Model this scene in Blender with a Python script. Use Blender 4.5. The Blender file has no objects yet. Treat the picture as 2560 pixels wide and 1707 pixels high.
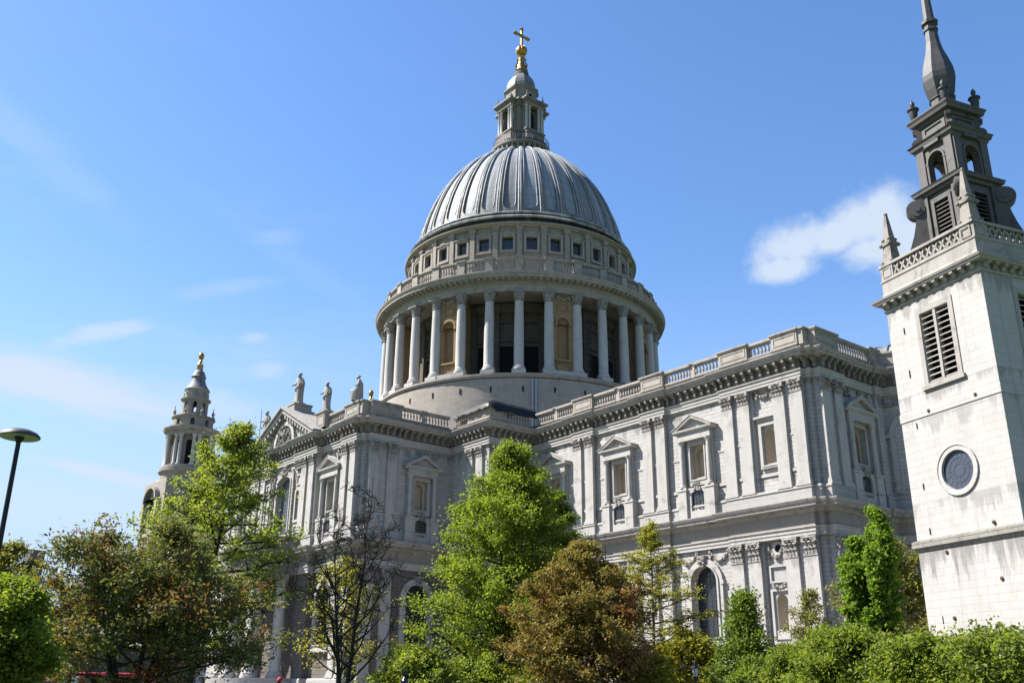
import bpy, bmesh, math, random
import numpy as np
from mathutils import Vector, Matrix
R = math.radians
PI = math.pi
SKY_SAT, SKY_VAL, SKY_STR = 1.16, 0.97, 0.082
K = 0.66            # all reflectances are kept low and the exposure raised, as for a picture of a sunlit building
CLOUD_COL = (2.85, 3.3, 3.95)
HAZE_COL = (2.35, 3.0, 3.85)
sc = bpy.context.scene
C = sc.collection

# ---------------------------------------------------------------- camera
CAM = Vector((109.0522, -88.2247, 1.6859))
PITCH, YAW, ROLL, FPX = 0.3504, 2.4702, 0.0082, 2422.49      # focal length in pixels of a 2560 wide frame
_d = Vector((math.cos(PITCH)*math.cos(YAW), math.cos(PITCH)*math.sin(YAW), math.sin(PITCH)))
_r0 = Vector((math.sin(YAW), -math.cos(YAW), 0)); _u0 = _r0.cross(_d)
_r = math.cos(ROLL)*_r0 + math.sin(ROLL)*_u0
_u = -math.sin(ROLL)*_r0 + math.cos(ROLL)*_u0
cd = bpy.data.cameras.new('camera'); cam = bpy.data.objects.new('camera', cd); C.objects.link(cam)
cd.sensor_width = 36; cd.lens = FPX/2560*36; cd.clip_end = 9000; cd.clip_start = 0.1
cam.matrix_world = Matrix(((_r.x, _u.x, -_d.x, CAM.x), (_r.y, _u.y, -_d.y, CAM.y), (_r.z, _u.z, -_d.z, CAM.z), (0, 0, 0, 1)))
sc.camera = cam

def direction(px, py):
    return (_d + _r*((px-1280)/FPX) + _u*((853.5-py)/FPX)).normalized()
def at(px, D, py=1500):
    """ground position at horizontal distance D in the direction of a picture column"""
    w = direction(px, py); t = D/math.hypot(w.x, w.y)
    return (CAM.x+w.x*t, CAM.y+w.y*t)
def height(px, py, D):
    w = direction(px, py); return CAM.z + w.z*D/math.hypot(w.x, w.y)

# ---------------------------------------------------------------- sun, sky, exposure
SUN_EL, SUN_AZ = R(49), R(226)        # azimuth clockwise from +Y (the building's own north)
sdir = Vector((math.sin(SUN_AZ)*math.cos(SUN_EL), math.cos(SUN_AZ)*math.cos(SUN_EL), math.sin(SUN_EL)))
sl = bpy.data.lights.new('sun', 'SUN'); sl.energy = 5.0; sl.angle = R(0.55); sl.color = (1.0, 0.965, 0.91)
so = bpy.data.objects.new('sun', sl); C.objects.link(so)
so.rotation_euler = sdir.to_track_quat('Z', 'Y').to_euler()
sc.view_settings.view_transform = 'Standard'; sc.view_settings.look = 'None'
sc.view_settings.exposure = 1.58; sc.view_settings.gamma = 1.0

class NT:
    """small helper for node trees"""
    def __init__(s, nt): s.nt = nt; s.n = nt.nodes; s.l = nt.links
    def add(s, t, **kw):
        n = s.n.new(t)
        for k, v in kw.items(): setattr(n, k, v)
        return n
    def set(s, sock, val):
        if isinstance(val, bpy.types.NodeSocket): s.l.new(val, sock)
        elif val is not None: sock.default_value = val
    def math(s, op, a, b=None, c=None, clamp=False):
        n = s.add('ShaderNodeMath', operation=op, use_clamp=clamp)
        s.set(n.inputs[0], a); s.set(n.inputs[1], b)
        if c is not None: s.set(n.inputs[2], c)
        return n.outputs[0]
    def vmath(s, op, a, b=None):
        n = s.add('ShaderNodeVectorMath', operation=op); s.set(n.inputs[0], a)
        if b is not None: s.set(n.inputs[1], b)
        return n.outputs[1] if op in ('DISTANCE', 'DOT_PRODUCT', 'LENGTH') else n.outputs[0]
    def noise(s, vec, scale, detail=4, rough=.55, dist=0.0):
        n = s.add('ShaderNodeTexNoise'); s.set(n.inputs['Vector'], vec)
        n.inputs['Scale'].default_value = scale; n.inputs['Detail'].default_value = detail
        n.inputs['Roughness'].default_value = rough; n.inputs['Distortion'].default_value = dist
        return n.outputs['Fac']
    def ramp(s, fac, stops, interp='LINEAR'):
        n = s.add('ShaderNodeValToRGB'); n.color_ramp.interpolation = interp
        el = n.color_ramp.elements
        while len(el) < len(stops): el.new(.5)
        for e, (p, c) in zip(el, stops):
            e.position = p; e.color = c if len(c) == 4 else (*c, 1)
        s.set(n.inputs[0], fac); return n.outputs[0]
    def maprange(s, v, a, b, c=0., d=1., smooth=True):
        n = s.add('ShaderNodeMapRange'); n.clamp = True
        n.interpolation_type = 'SMOOTHSTEP' if smooth else 'LINEAR'
        s.set(n.inputs[0], v)
        for i, x in enumerate((a, b, c, d)): n.inputs[i+1].default_value = x
        return n.outputs[0]
    def mix(s, fac, a, b, mode='MIX'):
        n = s.add('ShaderNodeMix', data_type='RGBA', blend_type=mode)
        s.set(n.inputs[0], fac); s.set(n.inputs[6], a if not isinstance(a, tuple) or len(a) == 4 else (*a, 1))
        s.set(n.inputs[7], b if not isinstance(b, tuple) or len(b) == 4 else (*b, 1)); return n.outputs[2]
    def mapping(s, vec, scale=(1, 1, 1), rot=(0, 0, 0), loc=(0, 0, 0)):
        n = s.add('ShaderNodeMapping'); s.set(n.inputs[0], vec)
        n.inputs['Scale'].default_value = scale; n.inputs['Rotation'].default_value = rot; n.inputs['Location'].default_value = loc
        return n.outputs[0]

w = bpy.data.worlds.new('World'); sc.world = w; w.use_nodes = True
t = NT(w.node_tree); t.n.clear()
sky = t.add('ShaderNodeTexSky', sky_type='NISHITA'); sky.sun_disc = False
sky.sun_elevation = SUN_EL; sky.sun_rotation = SUN_AZ; sky.altitude = 50; sky.air_density = 1.05; sky.dust_density = 0.35; sky.ozone_density = 3.2
tc = t.add('ShaderNodeTexCoord').outputs['Generated']
# high thin wisps, banks low in the west and the one small cumulus in the north-east: all laid out by compass direction
rotv = t.mapping(tc, rot=(0, 0, -YAW))                    # x = looking north-west, y = left of it, z = up
lowv = t.vmath('MULTIPLY', rotv, (1.2, 3.2, 15.0))
tilt = t.mapping(rotv, rot=(R(12), 0, 0), scale=(1.2, 3.0, 13.0))
wisp = t.maprange(t.noise(tilt, 1.3, 7, .6, .5), .50, .80)
wisp2 = t.maprange(t.noise(t.mapping(rotv, rot=(R(-14), 0, 0), scale=(1., 2.2, 20.), loc=(3, 1, 2)), 1.1, 6, .58, .4), .55, .82)
sx = t.add('ShaderNodeSeparateXYZ'); t.l.new(rotv, sx.inputs[0])
leftm = t.maprange(sx.outputs[1], -.12, .38, 0.05, .9)
lowm = t.maprange(sx.outputs[2], .60, .22, 0.12, 1.)
wf = t.math('MULTIPLY', t.math('MULTIPLY', t.math('MAXIMUM', wisp, wisp2), leftm), lowm)
wf = t.math('MULTIPLY', wf, .42)
def blob(px, py, rad, ex, tilt=0.):
    c = direction(px, py); hv = Vector((c.y, -c.x, 0)).normalized(); up = hv.cross(c)
    h2 = hv*math.cos(tilt)+up*math.sin(tilt); u2 = up*math.cos(tilt)-hv*math.sin(tilt)
    off = t.vmath('SUBTRACT', tc, tuple(c))
    du = t.math('DIVIDE', t.vmath('DOT_PRODUCT', off, tuple(h2)), ex); dv = t.vmath('DOT_PRODUCT', off, tuple(u2))
    d2 = t.math('SQRT', t.math('ADD', t.math('MULTIPLY', du, du), t.math('MULTIPLY', dv, dv)))
    return t.math('MULTIPLY', t.math('SUBTRACT', 1., t.math('DIVIDE', d2, rad)), t.maprange(t.vmath('DOT_PRODUCT', tc, tuple(c)), .5, .6))
band = None
bn = t.noise(lowv, 2.2, 6, .6, .6)
for px, py, rad, ex, tl, k in ((170, 975, .034, 6., -.10, 1.15), (520, 1015, .026, 5., -.12, .6), (290, 1190, .009, 12., -.16, 1.0), (240, 835, .012, 6., .38, .75), (60, 890, .02, 6., -.1, .35), (40, 330, .03, 6., -.5, .2), (720, 640, .018, 9., -.5, .10), (560, 720, .012, 6., .3, .25), (60, 1260, .03, 8., 0, .5), (640, 842, .009, 2.5, .1, .6), (668, 925, .012, 2.5, .1, .55), (690, 590, .014, 3., .2, .25)):
    b = t.math('MULTIPLY', t.math('MULTIPLY', t.maprange(t.math('ADD', blob(px, py, rad, ex, tl), t.math('MULTIPLY', t.math('SUBTRACT', bn, .5), 1.5)), .0, .9), t.maprange(blob(px, py, rad, ex, tl), -.7, .3)), k)
    band = b if band is None else t.math('MAXIMUM', band, b)
wf = t.math('MAXIMUM', wf, t.math('MULTIPLY', band, .85))
cum = None
for px, py, rad, ex in ((1985, 612, .031, 1.9), (2090, 592, .024, 2.0), (2185, 556, .042, 1.4), (2200, 525, .026, 1.3), (2245, 605, .036, 1.5), (2190, 620, .026, 1.8), (1965, 668, .020, 2.3)):
    b = blob(px, py, rad, ex, .10); cum = b if cum is None else t.math('MAXIMUM', cum, b)
cn = t.noise(tc, 21., 9, .60, .1)
cn2 = t.noise(tc, 60., 6, .6, .2)
cf = t.math('ADD', t.math('ADD', t.math('MULTIPLY', cum, 1.35), t.math('MULTIPLY', t.math('SUBTRACT', cn, .5), 1.7)), t.math('MULTIPLY', t.math('SUBTRACT', cn2, .5), .35))
inside = t.maprange(cum, -.40, .15)
cf = t.math('MULTIPLY', t.maprange(cf, -.05, .85), inside)
cf = t.math('MULTIPLY', cf, .93)
hs = t.add('ShaderNodeHueSaturation'); hs.inputs['Saturation'].default_value = SKY_SAT; hs.inputs['Value'].default_value = SKY_VAL
t.l.new(sky.outputs[0], hs.inputs['Color'])
col = t.mix(t.maprange(sx.outputs[2], .42, .04, 0., .96), t.mix(1., hs.outputs[0], (1.03, .965, 1.0), 'MULTIPLY'), HAZE_COL)
col = t.mix(wf, col, CLOUD_COL)
col = t.mix(cf, col, CLOUD_COL)
bg = t.add('ShaderNodeBackground'); t.l.new(col, bg.inputs[0]); bg.inputs[1].default_value = SKY_STR
out = t.add('ShaderNodeOutputWorld'); t.l.new(bg.outputs[0], out.inputs[0])

# ---------------------------------------------------------------- materials
def new_mat(name):
    m = bpy.data.materials.new(name); m.use_nodes = True
    t = NT(m.node_tree); t.n.clear()
    o = t.add('ShaderNodeOutputMaterial'); b = t.add('ShaderNodeBsdfPrincipled'); t.l.new(b.outputs[0], o.inputs[0])
    return m, t, b, o
def P(b, **kw):
    for k, v in kw.items():
        k = {'base': 'Base Color', 'rough': 'Roughness', 'metal': 'Metallic', 'spec': 'Specular IOR Level'}.get(k, k)
        b.inputs[k].default_value = (*v, 1) if isinstance(v, tuple) and len(v) == 3 else v
def plain(name, col, rough=.6, metal=0., spec=.4, var=.15, scale=2.):
    m, t, b, o = new_mat(name)
    if max(col) > .1: col = tuple(x*.7 for x in col)
    pos = t.add('ShaderNodeNewGeometry').outputs['Position']
    n = t.noise(pos, scale, 5, .6)
    c = t.mix(n, tuple(x*(1-var) for x in col), tuple(min(1, x*(1+var)) for x in col))
    t.l.new(c, b.inputs['Base Color']); P(b, rough=rough, metal=metal, spec=spec)
    return m
def stone(name, col, brick=None, mortar=.55, soot=.25, sootcol=(.055, .05, .045), streak=.35, warm=.12, rough=.85, soot_scale=.22, carve=0., bump=.35, drips=()):
    """weathered limestone; brick = (block length, course height, joint width) in metres along the UVs"""
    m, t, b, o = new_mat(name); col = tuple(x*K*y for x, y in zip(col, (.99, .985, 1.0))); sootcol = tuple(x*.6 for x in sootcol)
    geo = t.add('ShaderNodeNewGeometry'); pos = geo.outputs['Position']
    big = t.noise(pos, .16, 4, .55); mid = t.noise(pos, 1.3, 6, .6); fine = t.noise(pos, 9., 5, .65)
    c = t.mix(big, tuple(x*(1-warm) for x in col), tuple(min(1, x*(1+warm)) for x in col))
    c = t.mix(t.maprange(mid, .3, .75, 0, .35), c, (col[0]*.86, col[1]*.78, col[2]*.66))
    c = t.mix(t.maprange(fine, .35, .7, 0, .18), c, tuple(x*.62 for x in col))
    hgt = t.math('MULTIPLY', fine, .25)
    if brick:
        uv = t.add('ShaderNodeUVMap').outputs[0]
        bt = t.add('ShaderNodeTexBrick'); t.l.new(uv, bt.inputs['Vector'])
        bt.inputs['Scale'].default_value = 1.; bt.inputs['Mortar Size'].default_value = brick[2]
        bt.inputs['Brick Width'].default_value = brick[0]; bt.inputs['Row Height'].default_value = brick[1]
        bt.inputs['Mortar Smooth'].default_value = .3
        v1 = .84 if mortar > .25 else .93; bt.inputs['Color1'].default_value = (v1, v1, v1, 1); bt.inputs['Color2'].default_value = (1, 1, 1, 1); bt.inputs['Bias'].default_value = .2
        bt.inputs['Mortar'].default_value = (1-mortar, 1-mortar, 1-mortar, 1)
        c = t.mix(1., c, bt.outputs['Color'], 'MULTIPLY')
        hgt = t.math('ADD', hgt, t.math('MULTIPLY', bt.outputs['Fac'], -1.0))
    # rain streaks and soot: noise drawn out along the vertical, with a shape of its own
    sv = t.mapping(pos, scale=(1.6, 1.6, .10))
    st = t.maprange(t.noise(sv, 1., 6, .65, .3), .50, .78, 0, streak)
    c = t.mix(st, c, tuple(x*.45 for x in col))
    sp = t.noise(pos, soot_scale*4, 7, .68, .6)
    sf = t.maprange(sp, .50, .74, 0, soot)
    if carve:
        v = t.add('ShaderNodeTexVoronoi'); t.l.new(pos, v.inputs['Vector']); v.inputs['Scale'].default_value = 3.2
        hgt = t.math('ADD', hgt, t.math('MULTIPLY', v.outputs['Distance'], carve))
        n2 = t.noise(pos, 3.5, 4, .7)
        sf = t.math('MAXIMUM', sf, t.maprange(n2, .42, .60, 0, .55))
    if drips:       # dirty water marks that hang from a ledge: ragged tongues of uneven length
        sx_ = t.add('ShaderNodeSeparateXYZ'); t.l.new(pos, sx_.inputs[0]); z_ = sx_.outputs[2]
        for zt_, ln_, k_ in drips:
            tongue = t.noise(t.mapping(pos, scale=(1.1, 1.1, .12), loc=(zt_*3.1, 0, 0)), 1., 5, .65)
            below = t.math('SUBTRACT', zt_, z_)
            reach = t.math('MULTIPLY', t.maprange(tongue, .36, .72), ln_)
            m_ = t.math('MULTIPLY', t.maprange(t.math('SUBTRACT', reach, below), -.1*ln_, .35*ln_), t.math('GREATER_THAN', below, -.02))
            sf = t.math('MAXIMUM', sf, t.math('MULTIPLY', m_, k_))
    c = t.mix(sf, c, sootcol)
    t.l.new(c, b.inputs['Base Color']); P(b, rough=rough, spec=.25)
    bp = t.add('ShaderNodeBump'); bp.inputs['Strength'].default_value = bump; bp.inputs['Distance'].default_value = .06
    t.l.new(hgt, bp.inputs['Height']); t.l.new(bp.outputs[0], b.inputs['Normal'])
    return m
LIME = (.46, .445, .42)
M = {}
M['ashlar'] = stone('portland_ashlar', LIME, (1.3, .62, .012), .22, soot=.10, streak=.22)
M['rustic'] = stone('portland_rusticated', (.535, .515, .485), (1.15, .37, .022), .50, soot=.08, streak=.18, bump=.22, drips=((27.95, 1.6, .45), (20.0, 1.0, .35), (14.4, 1.2, .4)))
M['trim'] = stone('portland_trim', (.50, .48, .445), None, soot=.34, streak=.42, drips=((26.9, 1.5, .3), (18.6, .5, .4), (12.75, 1.2, .35), (31., 1., .3)))
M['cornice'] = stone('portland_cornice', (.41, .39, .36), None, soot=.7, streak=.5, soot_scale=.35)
M['frieze'] = stone('portland_frieze_warm', (.36, .325, .28), (2.4, 1.9, .01), .25, soot=.25, streak=.35)
M['carved'] = stone('portland_carved', (.41, .385, .35), None, soot=.6, streak=.2, carve=1.2, bump=.7)
M['drum'] = stone('drum_ashlar', (.47, .415, .35), (1.4, .48, .012), .28, soot=.22, streak=.3)
M['drumtrim'] = stone('drum_trim', (.425, .385, .335), None, soot=.55, streak=.5)
M['attic'] = stone('attic_stone', (.40, .358, .308), (1.4, .5, .012), .25, soot=.42, streak=.6)
M['column'] = stone('column_stone', (.56, .54, .51), None, soot=.2, streak=.25)
M['ochre'] = stone('ochre_stone', (.40, .265, .14), (1.2, .5, .015), .35, soot=.18, streak=.3)
M['tan'] = stone('tan_niche_stone', (.50, .42, .31), None, soot=.08, streak=.2)
M['inner'] = stone('shade_toned_inner_stone', (.15, .13, .105), (1.4, .5, .015), .3, soot=.6, streak=.6)  # stone colour lowered to paint the deep shade behind the colonnade
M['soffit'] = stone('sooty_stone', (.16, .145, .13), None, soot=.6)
M['tower'] = stone('tower_ashlar', (.525, .505, .475), (.95, .36, .009), .2, soot=.12, streak=.42, drips=((8.44, 2.6, .5), (16.2, 1.2, .35), (21.0, 1.4, .35), (14.9, 1.1, .25), (10.75, 1.6, .3)))
M['towertrim'] = stone('tower_trim', (.41, .385, .35), None, soot=.55, streak=.5)
M['steeple'] = stone('steeple_lead_and_stone', (.12, .112, .104), None, soot=.95, streak=.7, sootcol=(.02, .02, .02), soot_scale=.4, rough=.6)
M['spire'] = stone('spire_lead', (.075, .073, .072), None, soot=.7, streak=.9, sootcol=(.035, .035, .035), soot_scale=.5, rough=.5)
M['statue'] = stone('statue_stone', (.42, .39, .345), None, soot=.55, streak=.35, soot_scale=1.0)
M['glass'] = plain('dark_window_glass', (.02, .024, .03), .12, 0, .6)
M['blind'] = plain('grey_window_panes', (.115, .135, .17), .30, 0, .5, .06, .6)
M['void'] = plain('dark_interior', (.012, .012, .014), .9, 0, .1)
M['black'] = plain('black_paint', (.006, .006, .007), .45, 0, .25)
M['iron'] = plain('sooty_iron', (.05, .045, .04), .5, .3, .5)
M['pipe'] = plain('pale_grey_pipe', (.36, .42, .47), .5, 0, .5)
M['tarp'] = plain('black_plastic_sheet', (.007, .008, .009), .5, 0, .2)
M['oculus'] = plain('blue_grey_glass', (.045, .055, .075), .3, 0, .4, .1, 1.)
M['slot'] = M['void']
def gold():
    m, t, b, o = new_mat('gilded_metal')
    pos = t.add('ShaderNodeNewGeometry').outputs['Position']
    n = t.noise(pos, 2.2, 5, .6)
    c = t.ramp(n, [(.3, (.16, .085, .02)), (.55, (.36, .21, .05)), (.75, (.52, .34, .09))])
    t.l.new(c, b.inputs['Base Color']); P(b, rough=.32, metal=.85)
    return m
M['gold'] = gold()
def lead(name, col, rib=False):
    m, t, b, o = new_mat(name); col = tuple(x*.66 for x in col)
    geo = t.add('ShaderNodeNewGeometry'); pos = geo.outputs['Position']
    uv = t.add('ShaderNodeUVMap').outputs[0]
    n = t.noise(pos, .5, 6, .62); f = t.noise(pos, 6., 4, .6)
    c = t.mix(n, tuple(x*.78 for x in col), tuple(x*1.18 for x in col))
    # streaks that run down the slope: noise drawn out along v
    sv = t.mapping(uv, scale=(1.1, .05, 1))
    s1 = t.noise(sv, 1., 6, .62, .2)
    c = t.mix(t.maprange(s1, .44, .62, 0, .8), c, (col[0]*.38, col[1]*.37, col[2]*.35))
    s2 = t.noise(t.mapping(uv, scale=(.42, .05, 1), loc=(7, 3, 0)), 1., 4, .6)
    c = t.mix(t.maprange(s2, .57, .70, 0, .6), c, (.17, .135, .085))
    c = t.mix(t.maprange(f, .5, .75, 0, .2), c, tuple(x*.6 for x in col))
    bt = t.add('ShaderNodeTexBrick'); t.l.new(uv, bt.inputs['Vector']); bt.offset = 0
    bt.inputs['Scale'].default_value = 1.; bt.inputs['Mortar Size'].default_value = .05
    bt.inputs['Brick Width'].default_value = 50.; bt.inputs['Row Height'].default_value = 1.75
    bt.inputs['Color1'].default_value = (.93, .93, .93, 1); bt.inputs['Color2'].default_value = (1, 1, 1, 1); bt.inputs['Mortar'].default_value = (.55, .55, .55, 1)
    c = t.mix(1., c, bt.outputs['Color'], 'MULTIPLY')
    t.l.new(c, b.inputs['Base Color']); P(b, rough=.62, metal=0., spec=.35)
    bp = t.add('ShaderNodeBump'); bp.inputs['Strength'].default_value = .25; bp.inputs['Distance'].default_value = .05
    t.l.new(t.math('ADD', f, t.math('MULTIPLY', bt.outputs['Fac'], -.6)), bp.inputs['Height']); t.l.new(bp.outputs[0], b.inputs['Normal'])
    return m
M['lead'] = lead('dome_lead', (.335, .36, .39))
M['leadrib'] = lead('dome_lead_rib', (.215, .225, .24))
M['leadroll'] = lead('dome_lead_roll', (.42, .44, .46))  # paler than the panels: highlight on the roll edges put into the colour
M['leaddark'] = lead('weathered_lead', (.215, .225, .235))
M['skirt'] = lead('shadow_gap_lead', (.035, .035, .035))  # near-black colour paints the shadow gaps between the dome rolls
M['console'] = stone('shaded_sooty_console_stone', (.27, .245, .215), None, soot=.8, streak=.4)  # soot mottling on a base darkened for the shade below the cornice
M['shadedfrieze'] = stone('shaded_sooty_frieze_stone', (.22, .195, .165), None, soot=.6, streak=.5)  # cornice shadow painted into the base colour, with soot mottling over it
M['lanternstone'] = stone('lantern_stone', (.30, .27, .235), None, soot=.65, streak=.8)
M['rust'] = plain('rusty_iron', (.075, .05, .03), .8, 0, .2, .4, 8.)
M['pinnacle'] = stone('pinnacle_stone', (.33, .30, .265), None, soot=.6, streak=.4)
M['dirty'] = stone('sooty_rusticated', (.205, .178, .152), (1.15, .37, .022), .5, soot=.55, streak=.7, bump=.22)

# ---------------------------------------------------------------- mesh helpers
def frame(ox, oy, deg=0., oz=0.):
    """u along the wall, v outwards (right of u), z up"""
    a = R(deg); cu, su = math.cos(a), math.sin(a)
    return lambda u, v, z: (ox+cu*u+su*v, oy+su*u-cu*v, oz+z)
def polar(cx, cy, rad, oz=0.):
    """u is arc length at radius rad (anticlockwise from +X), v outwards"""
    def f(u, v, z):
        a = u/rad; return (cx+math.cos(a)*(rad+v), cy+math.sin(a)*(rad+v), oz+z)
    return f
W0 = lambda u, v, z: (u, v, z)
class MB:
    def __init__(s): s.v = []; s.f = []
    def poly(s, pts):
        n = len(s.v); s.v += pts; s.f.append(list(range(n, n+len(pts))))
    def quad(s, F, a, b, c, d): s.poly([F(*a), F(*b), F(*c), F(*d)])
    def box(s, F, u0, u1, v0, v1, z0, z1, n=1, taper=0.):
        t = taper
        for i in range(n):
            a = u0+(u1-u0)*i/n; b = u0+(u1-u0)*(i+1)/n
            k = len(s.v); e0 = t if i == 0 else 0; e1 = t if i == n-1 else 0
            s.v += [F(a, v0, z0), F(b, v0, z0), F(b, v1, z0), F(a, v1, z0), F(a+e0, v0+t, z1), F(b-e1, v0+t, z1), F(b-e1, v1-t, z1), F(a+e0, v1-t, z1)]
            fs = [[3, 2, 1, 0], [4, 5, 6, 7], [0, 1, 5, 4], [2, 3, 7, 6]]
            if i == 0: fs.append([3, 0, 4, 7])
            if i == n-1: fs.append([1, 2, 6, 5])
            s.f += [[k+x for x in q] for q in fs]
    def prism(s, F, poly, v0, v1):
        """outline in (u, z) pushed from v0 to v1"""
        n = len(poly); k = len(s.v)
        s.v += [F(u, v0, z) for u, z in poly]+[F(u, v1, z) for u, z in poly]
        s.f.append([k+i for i in range(n)][::-1]); s.f.append([k+n+i for i in range(n)])
        for i in range(n):
            j = (i+1) % n; s.f.append([k+i, k+j, k+n+j, k+n+i])
    def prism_u(s, F, poly, u0, u1, n=1):
        """outline in (v, z) drawn along u"""
        m = len(poly); k = len(s.v)
        for i in range(n+1):
            u = u0+(u1-u0)*i/n; s.v += [F(u, v, z) for v, z in poly]
        for i in range(n):
            for j in range(m):
                q = (j+1) % m; s.f.append([k+i*m+j, k+i*m+q, k+(i+1)*m+q, k+(i+1)*m+j])
        s.f.append([k+j for j in range(m)][::-1]); s.f.append([k+n*m+j for j in range(m)])
    def ring(s, F, outer, inner, v0, v1):
        """frame between two outlines of equal length in (u, z)"""
        n = len(outer); k = len(s.v)
        for v in (v0, v1):
            s.v += [F(u, v, z) for u, z in outer]+[F(u, v, z) for u, z in inner]
        for i in range(n):
            j = (i+1) % n
            s.f.append([k+2*n+i, k+2*n+j, k+3*n+j, k+3*n+i])
            s.f.append([k+i, k+j, k+2*n+j, k+2*n+i]); s.f.append([k+n+i, k+n+j, k+3*n+j, k+3*n+i])
    def lathe(s, prof, seg=16, cx=0, cy=0, oz=0, a0=0., a1=2*PI, flute=None):
        k = len(s.v); full = abs(a1-a0-2*PI) < 1e-6; m = seg if full else seg+1
        for r, z in prof:
            for i in range(m):
                a = a0+(a1-a0)*i/seg; s.v.append((cx+math.cos(a)*r, cy+math.sin(a)*r, oz+z))
        for j in range(len(prof)-1):
            for i in range(seg):
                q = (i+1) % m; s.f.append([k+j*m+i, k+j*m+q, k+(j+1)*m+q, k+(j+1)*m+i])
    def tube(s, pts, rads, seg=6):
        k = len(s.v); n = len(pts); P_ = [Vector(p) for p in pts]
        for i, p in enumerate(P_):
            d = (P_[min(i+1, n-1)]-P_[max(i-1, 0)]).normalized()
            a = d.orthogonal().normalized() if i == 0 else (a-d*a.dot(d)).normalized()
            b = d.cross(a)
            for q in range(seg):
                t_ = 2*PI*q/seg; s.v.append(tuple(p+(a*math.cos(t_)+b*math.sin(t_))*rads[i]))
        for i in range(n-1):
            for q in range(seg):
                r_ = (q+1) % seg; s.f.append([k+i*seg+q, k+i*seg+r_, k+(i+1)*seg+r_, k+(i+1)*seg+q])
        s.f.append([k+q for q in range(seg)][::-1]); s.f.append([k+(n-1)*seg+q for q in range(seg)])
    def sweep(s, path, prof, closed=False):
        """profile (offset to the right of travel, z) swept along a plan outline with mitred corners"""
        n = len(path); ofs = []
        for i in range(n):
            def nrm(a, b):
                d = Vector((b[0]-a[0], b[1]-a[1])); d.normalize(); return Vector((d.y, -d.x))
            n1 = nrm(path[i-1], path[i]) if (closed or i > 0) else None
            n2 = nrm(path[i], path[(i+1) % n]) if (closed or i < n-1) else None
            n1 = n1 or n2; n2 = n2 or n1
            ofs.append((n1+n2)/max(.2, 1+n1.dot(n2)))
        k = len(s.v); m = len(prof)
        for p, o in zip(path, ofs):
            s.v += [(p[0]+o.x*d, p[1]+o.y*d, z) for d, z in prof]
        for i in range(n if closed else n-1):
            j = (i+1) % n
            for q in range(m-1): s.f.append([k+i*m+q, k+j*m+q, k+j*m+q+1, k+i*m+q+1])
        if not closed:
            s.f.append([k+q for q in range(m)]); s.f.append([k+(n-1)*m+q for q in range(m)][::-1])
    def wall(s, F, u0, u1, z0, z1, v, holes=(), depth=.5, step=None):
        """wall face with openings (ua, ub, za, zb, rise): rise is the height of the arched head inside zb; reveals go back by depth"""
        us = sorted({u0, u1, *[h[0] for h in holes], *[h[1] for h in holes]}); zs = sorted({z0, z1, *[h[2] for h in holes], *[h[3] for h in holes]})
        if step:
            add = []
            for a, b in zip(us, us[1:]):
                c = max(1, int(math.ceil((b-a)/step))); add += [a+(b-a)*i/c for i in range(1, c)]
            us = sorted(us+add)
        for a, b in zip(us, us[1:]):
            for c, d in zip(zs, zs[1:]):
                mu, mz = (a+b)/2, (c+d)/2
                if any(h[0] < mu < h[1] and h[2] < mz < h[3] for h in holes): continue
                s.quad(F, (a, v, c), (b, v, c), (b, v, d), (a, v, d))
        for h in holes:
            ua, ub, za, zb = h[:4]; rise = h[4] if len(h) > 4 else 0
            out = outline(ua, ub, za, zb, rise)
            if rise:
                top = [(u, z) for u, z in out if z >= zb-rise-1e-6]
                top.sort(key=lambda p: p[0]); mid = len(top)//2
                for tt, cu in ((top[:mid+1], ua), (top[mid:], ub)):
                    for p, q in zip(tt, tt[1:]):
                        s.poly([F(p[0], v, p[1]), F(q[0], v, q[1]), F(cu, v, zb)])
            for p, q in zip(out, out[1:]+out[:1]):
                s.quad(F, (p[0], v, p[1]), (q[0], v, q[1]), (q[0], v-depth, q[1]), (p[0], v-depth, p[1]))
def outline(ua, ub, za, zb, rise=0, n=14):
    if not rise: return [(ua, za), (ub, za), (ub, zb), (ua, zb)]
    c, w_ = (ua+ub)/2, (ub-ua)/2; sp = zb-rise
    return [(ua, za), (ub, za)]+[(c+w_*math.cos(PI*i/n), sp+rise*math.sin(PI*i/n)) for i in range(n+1)]
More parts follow.
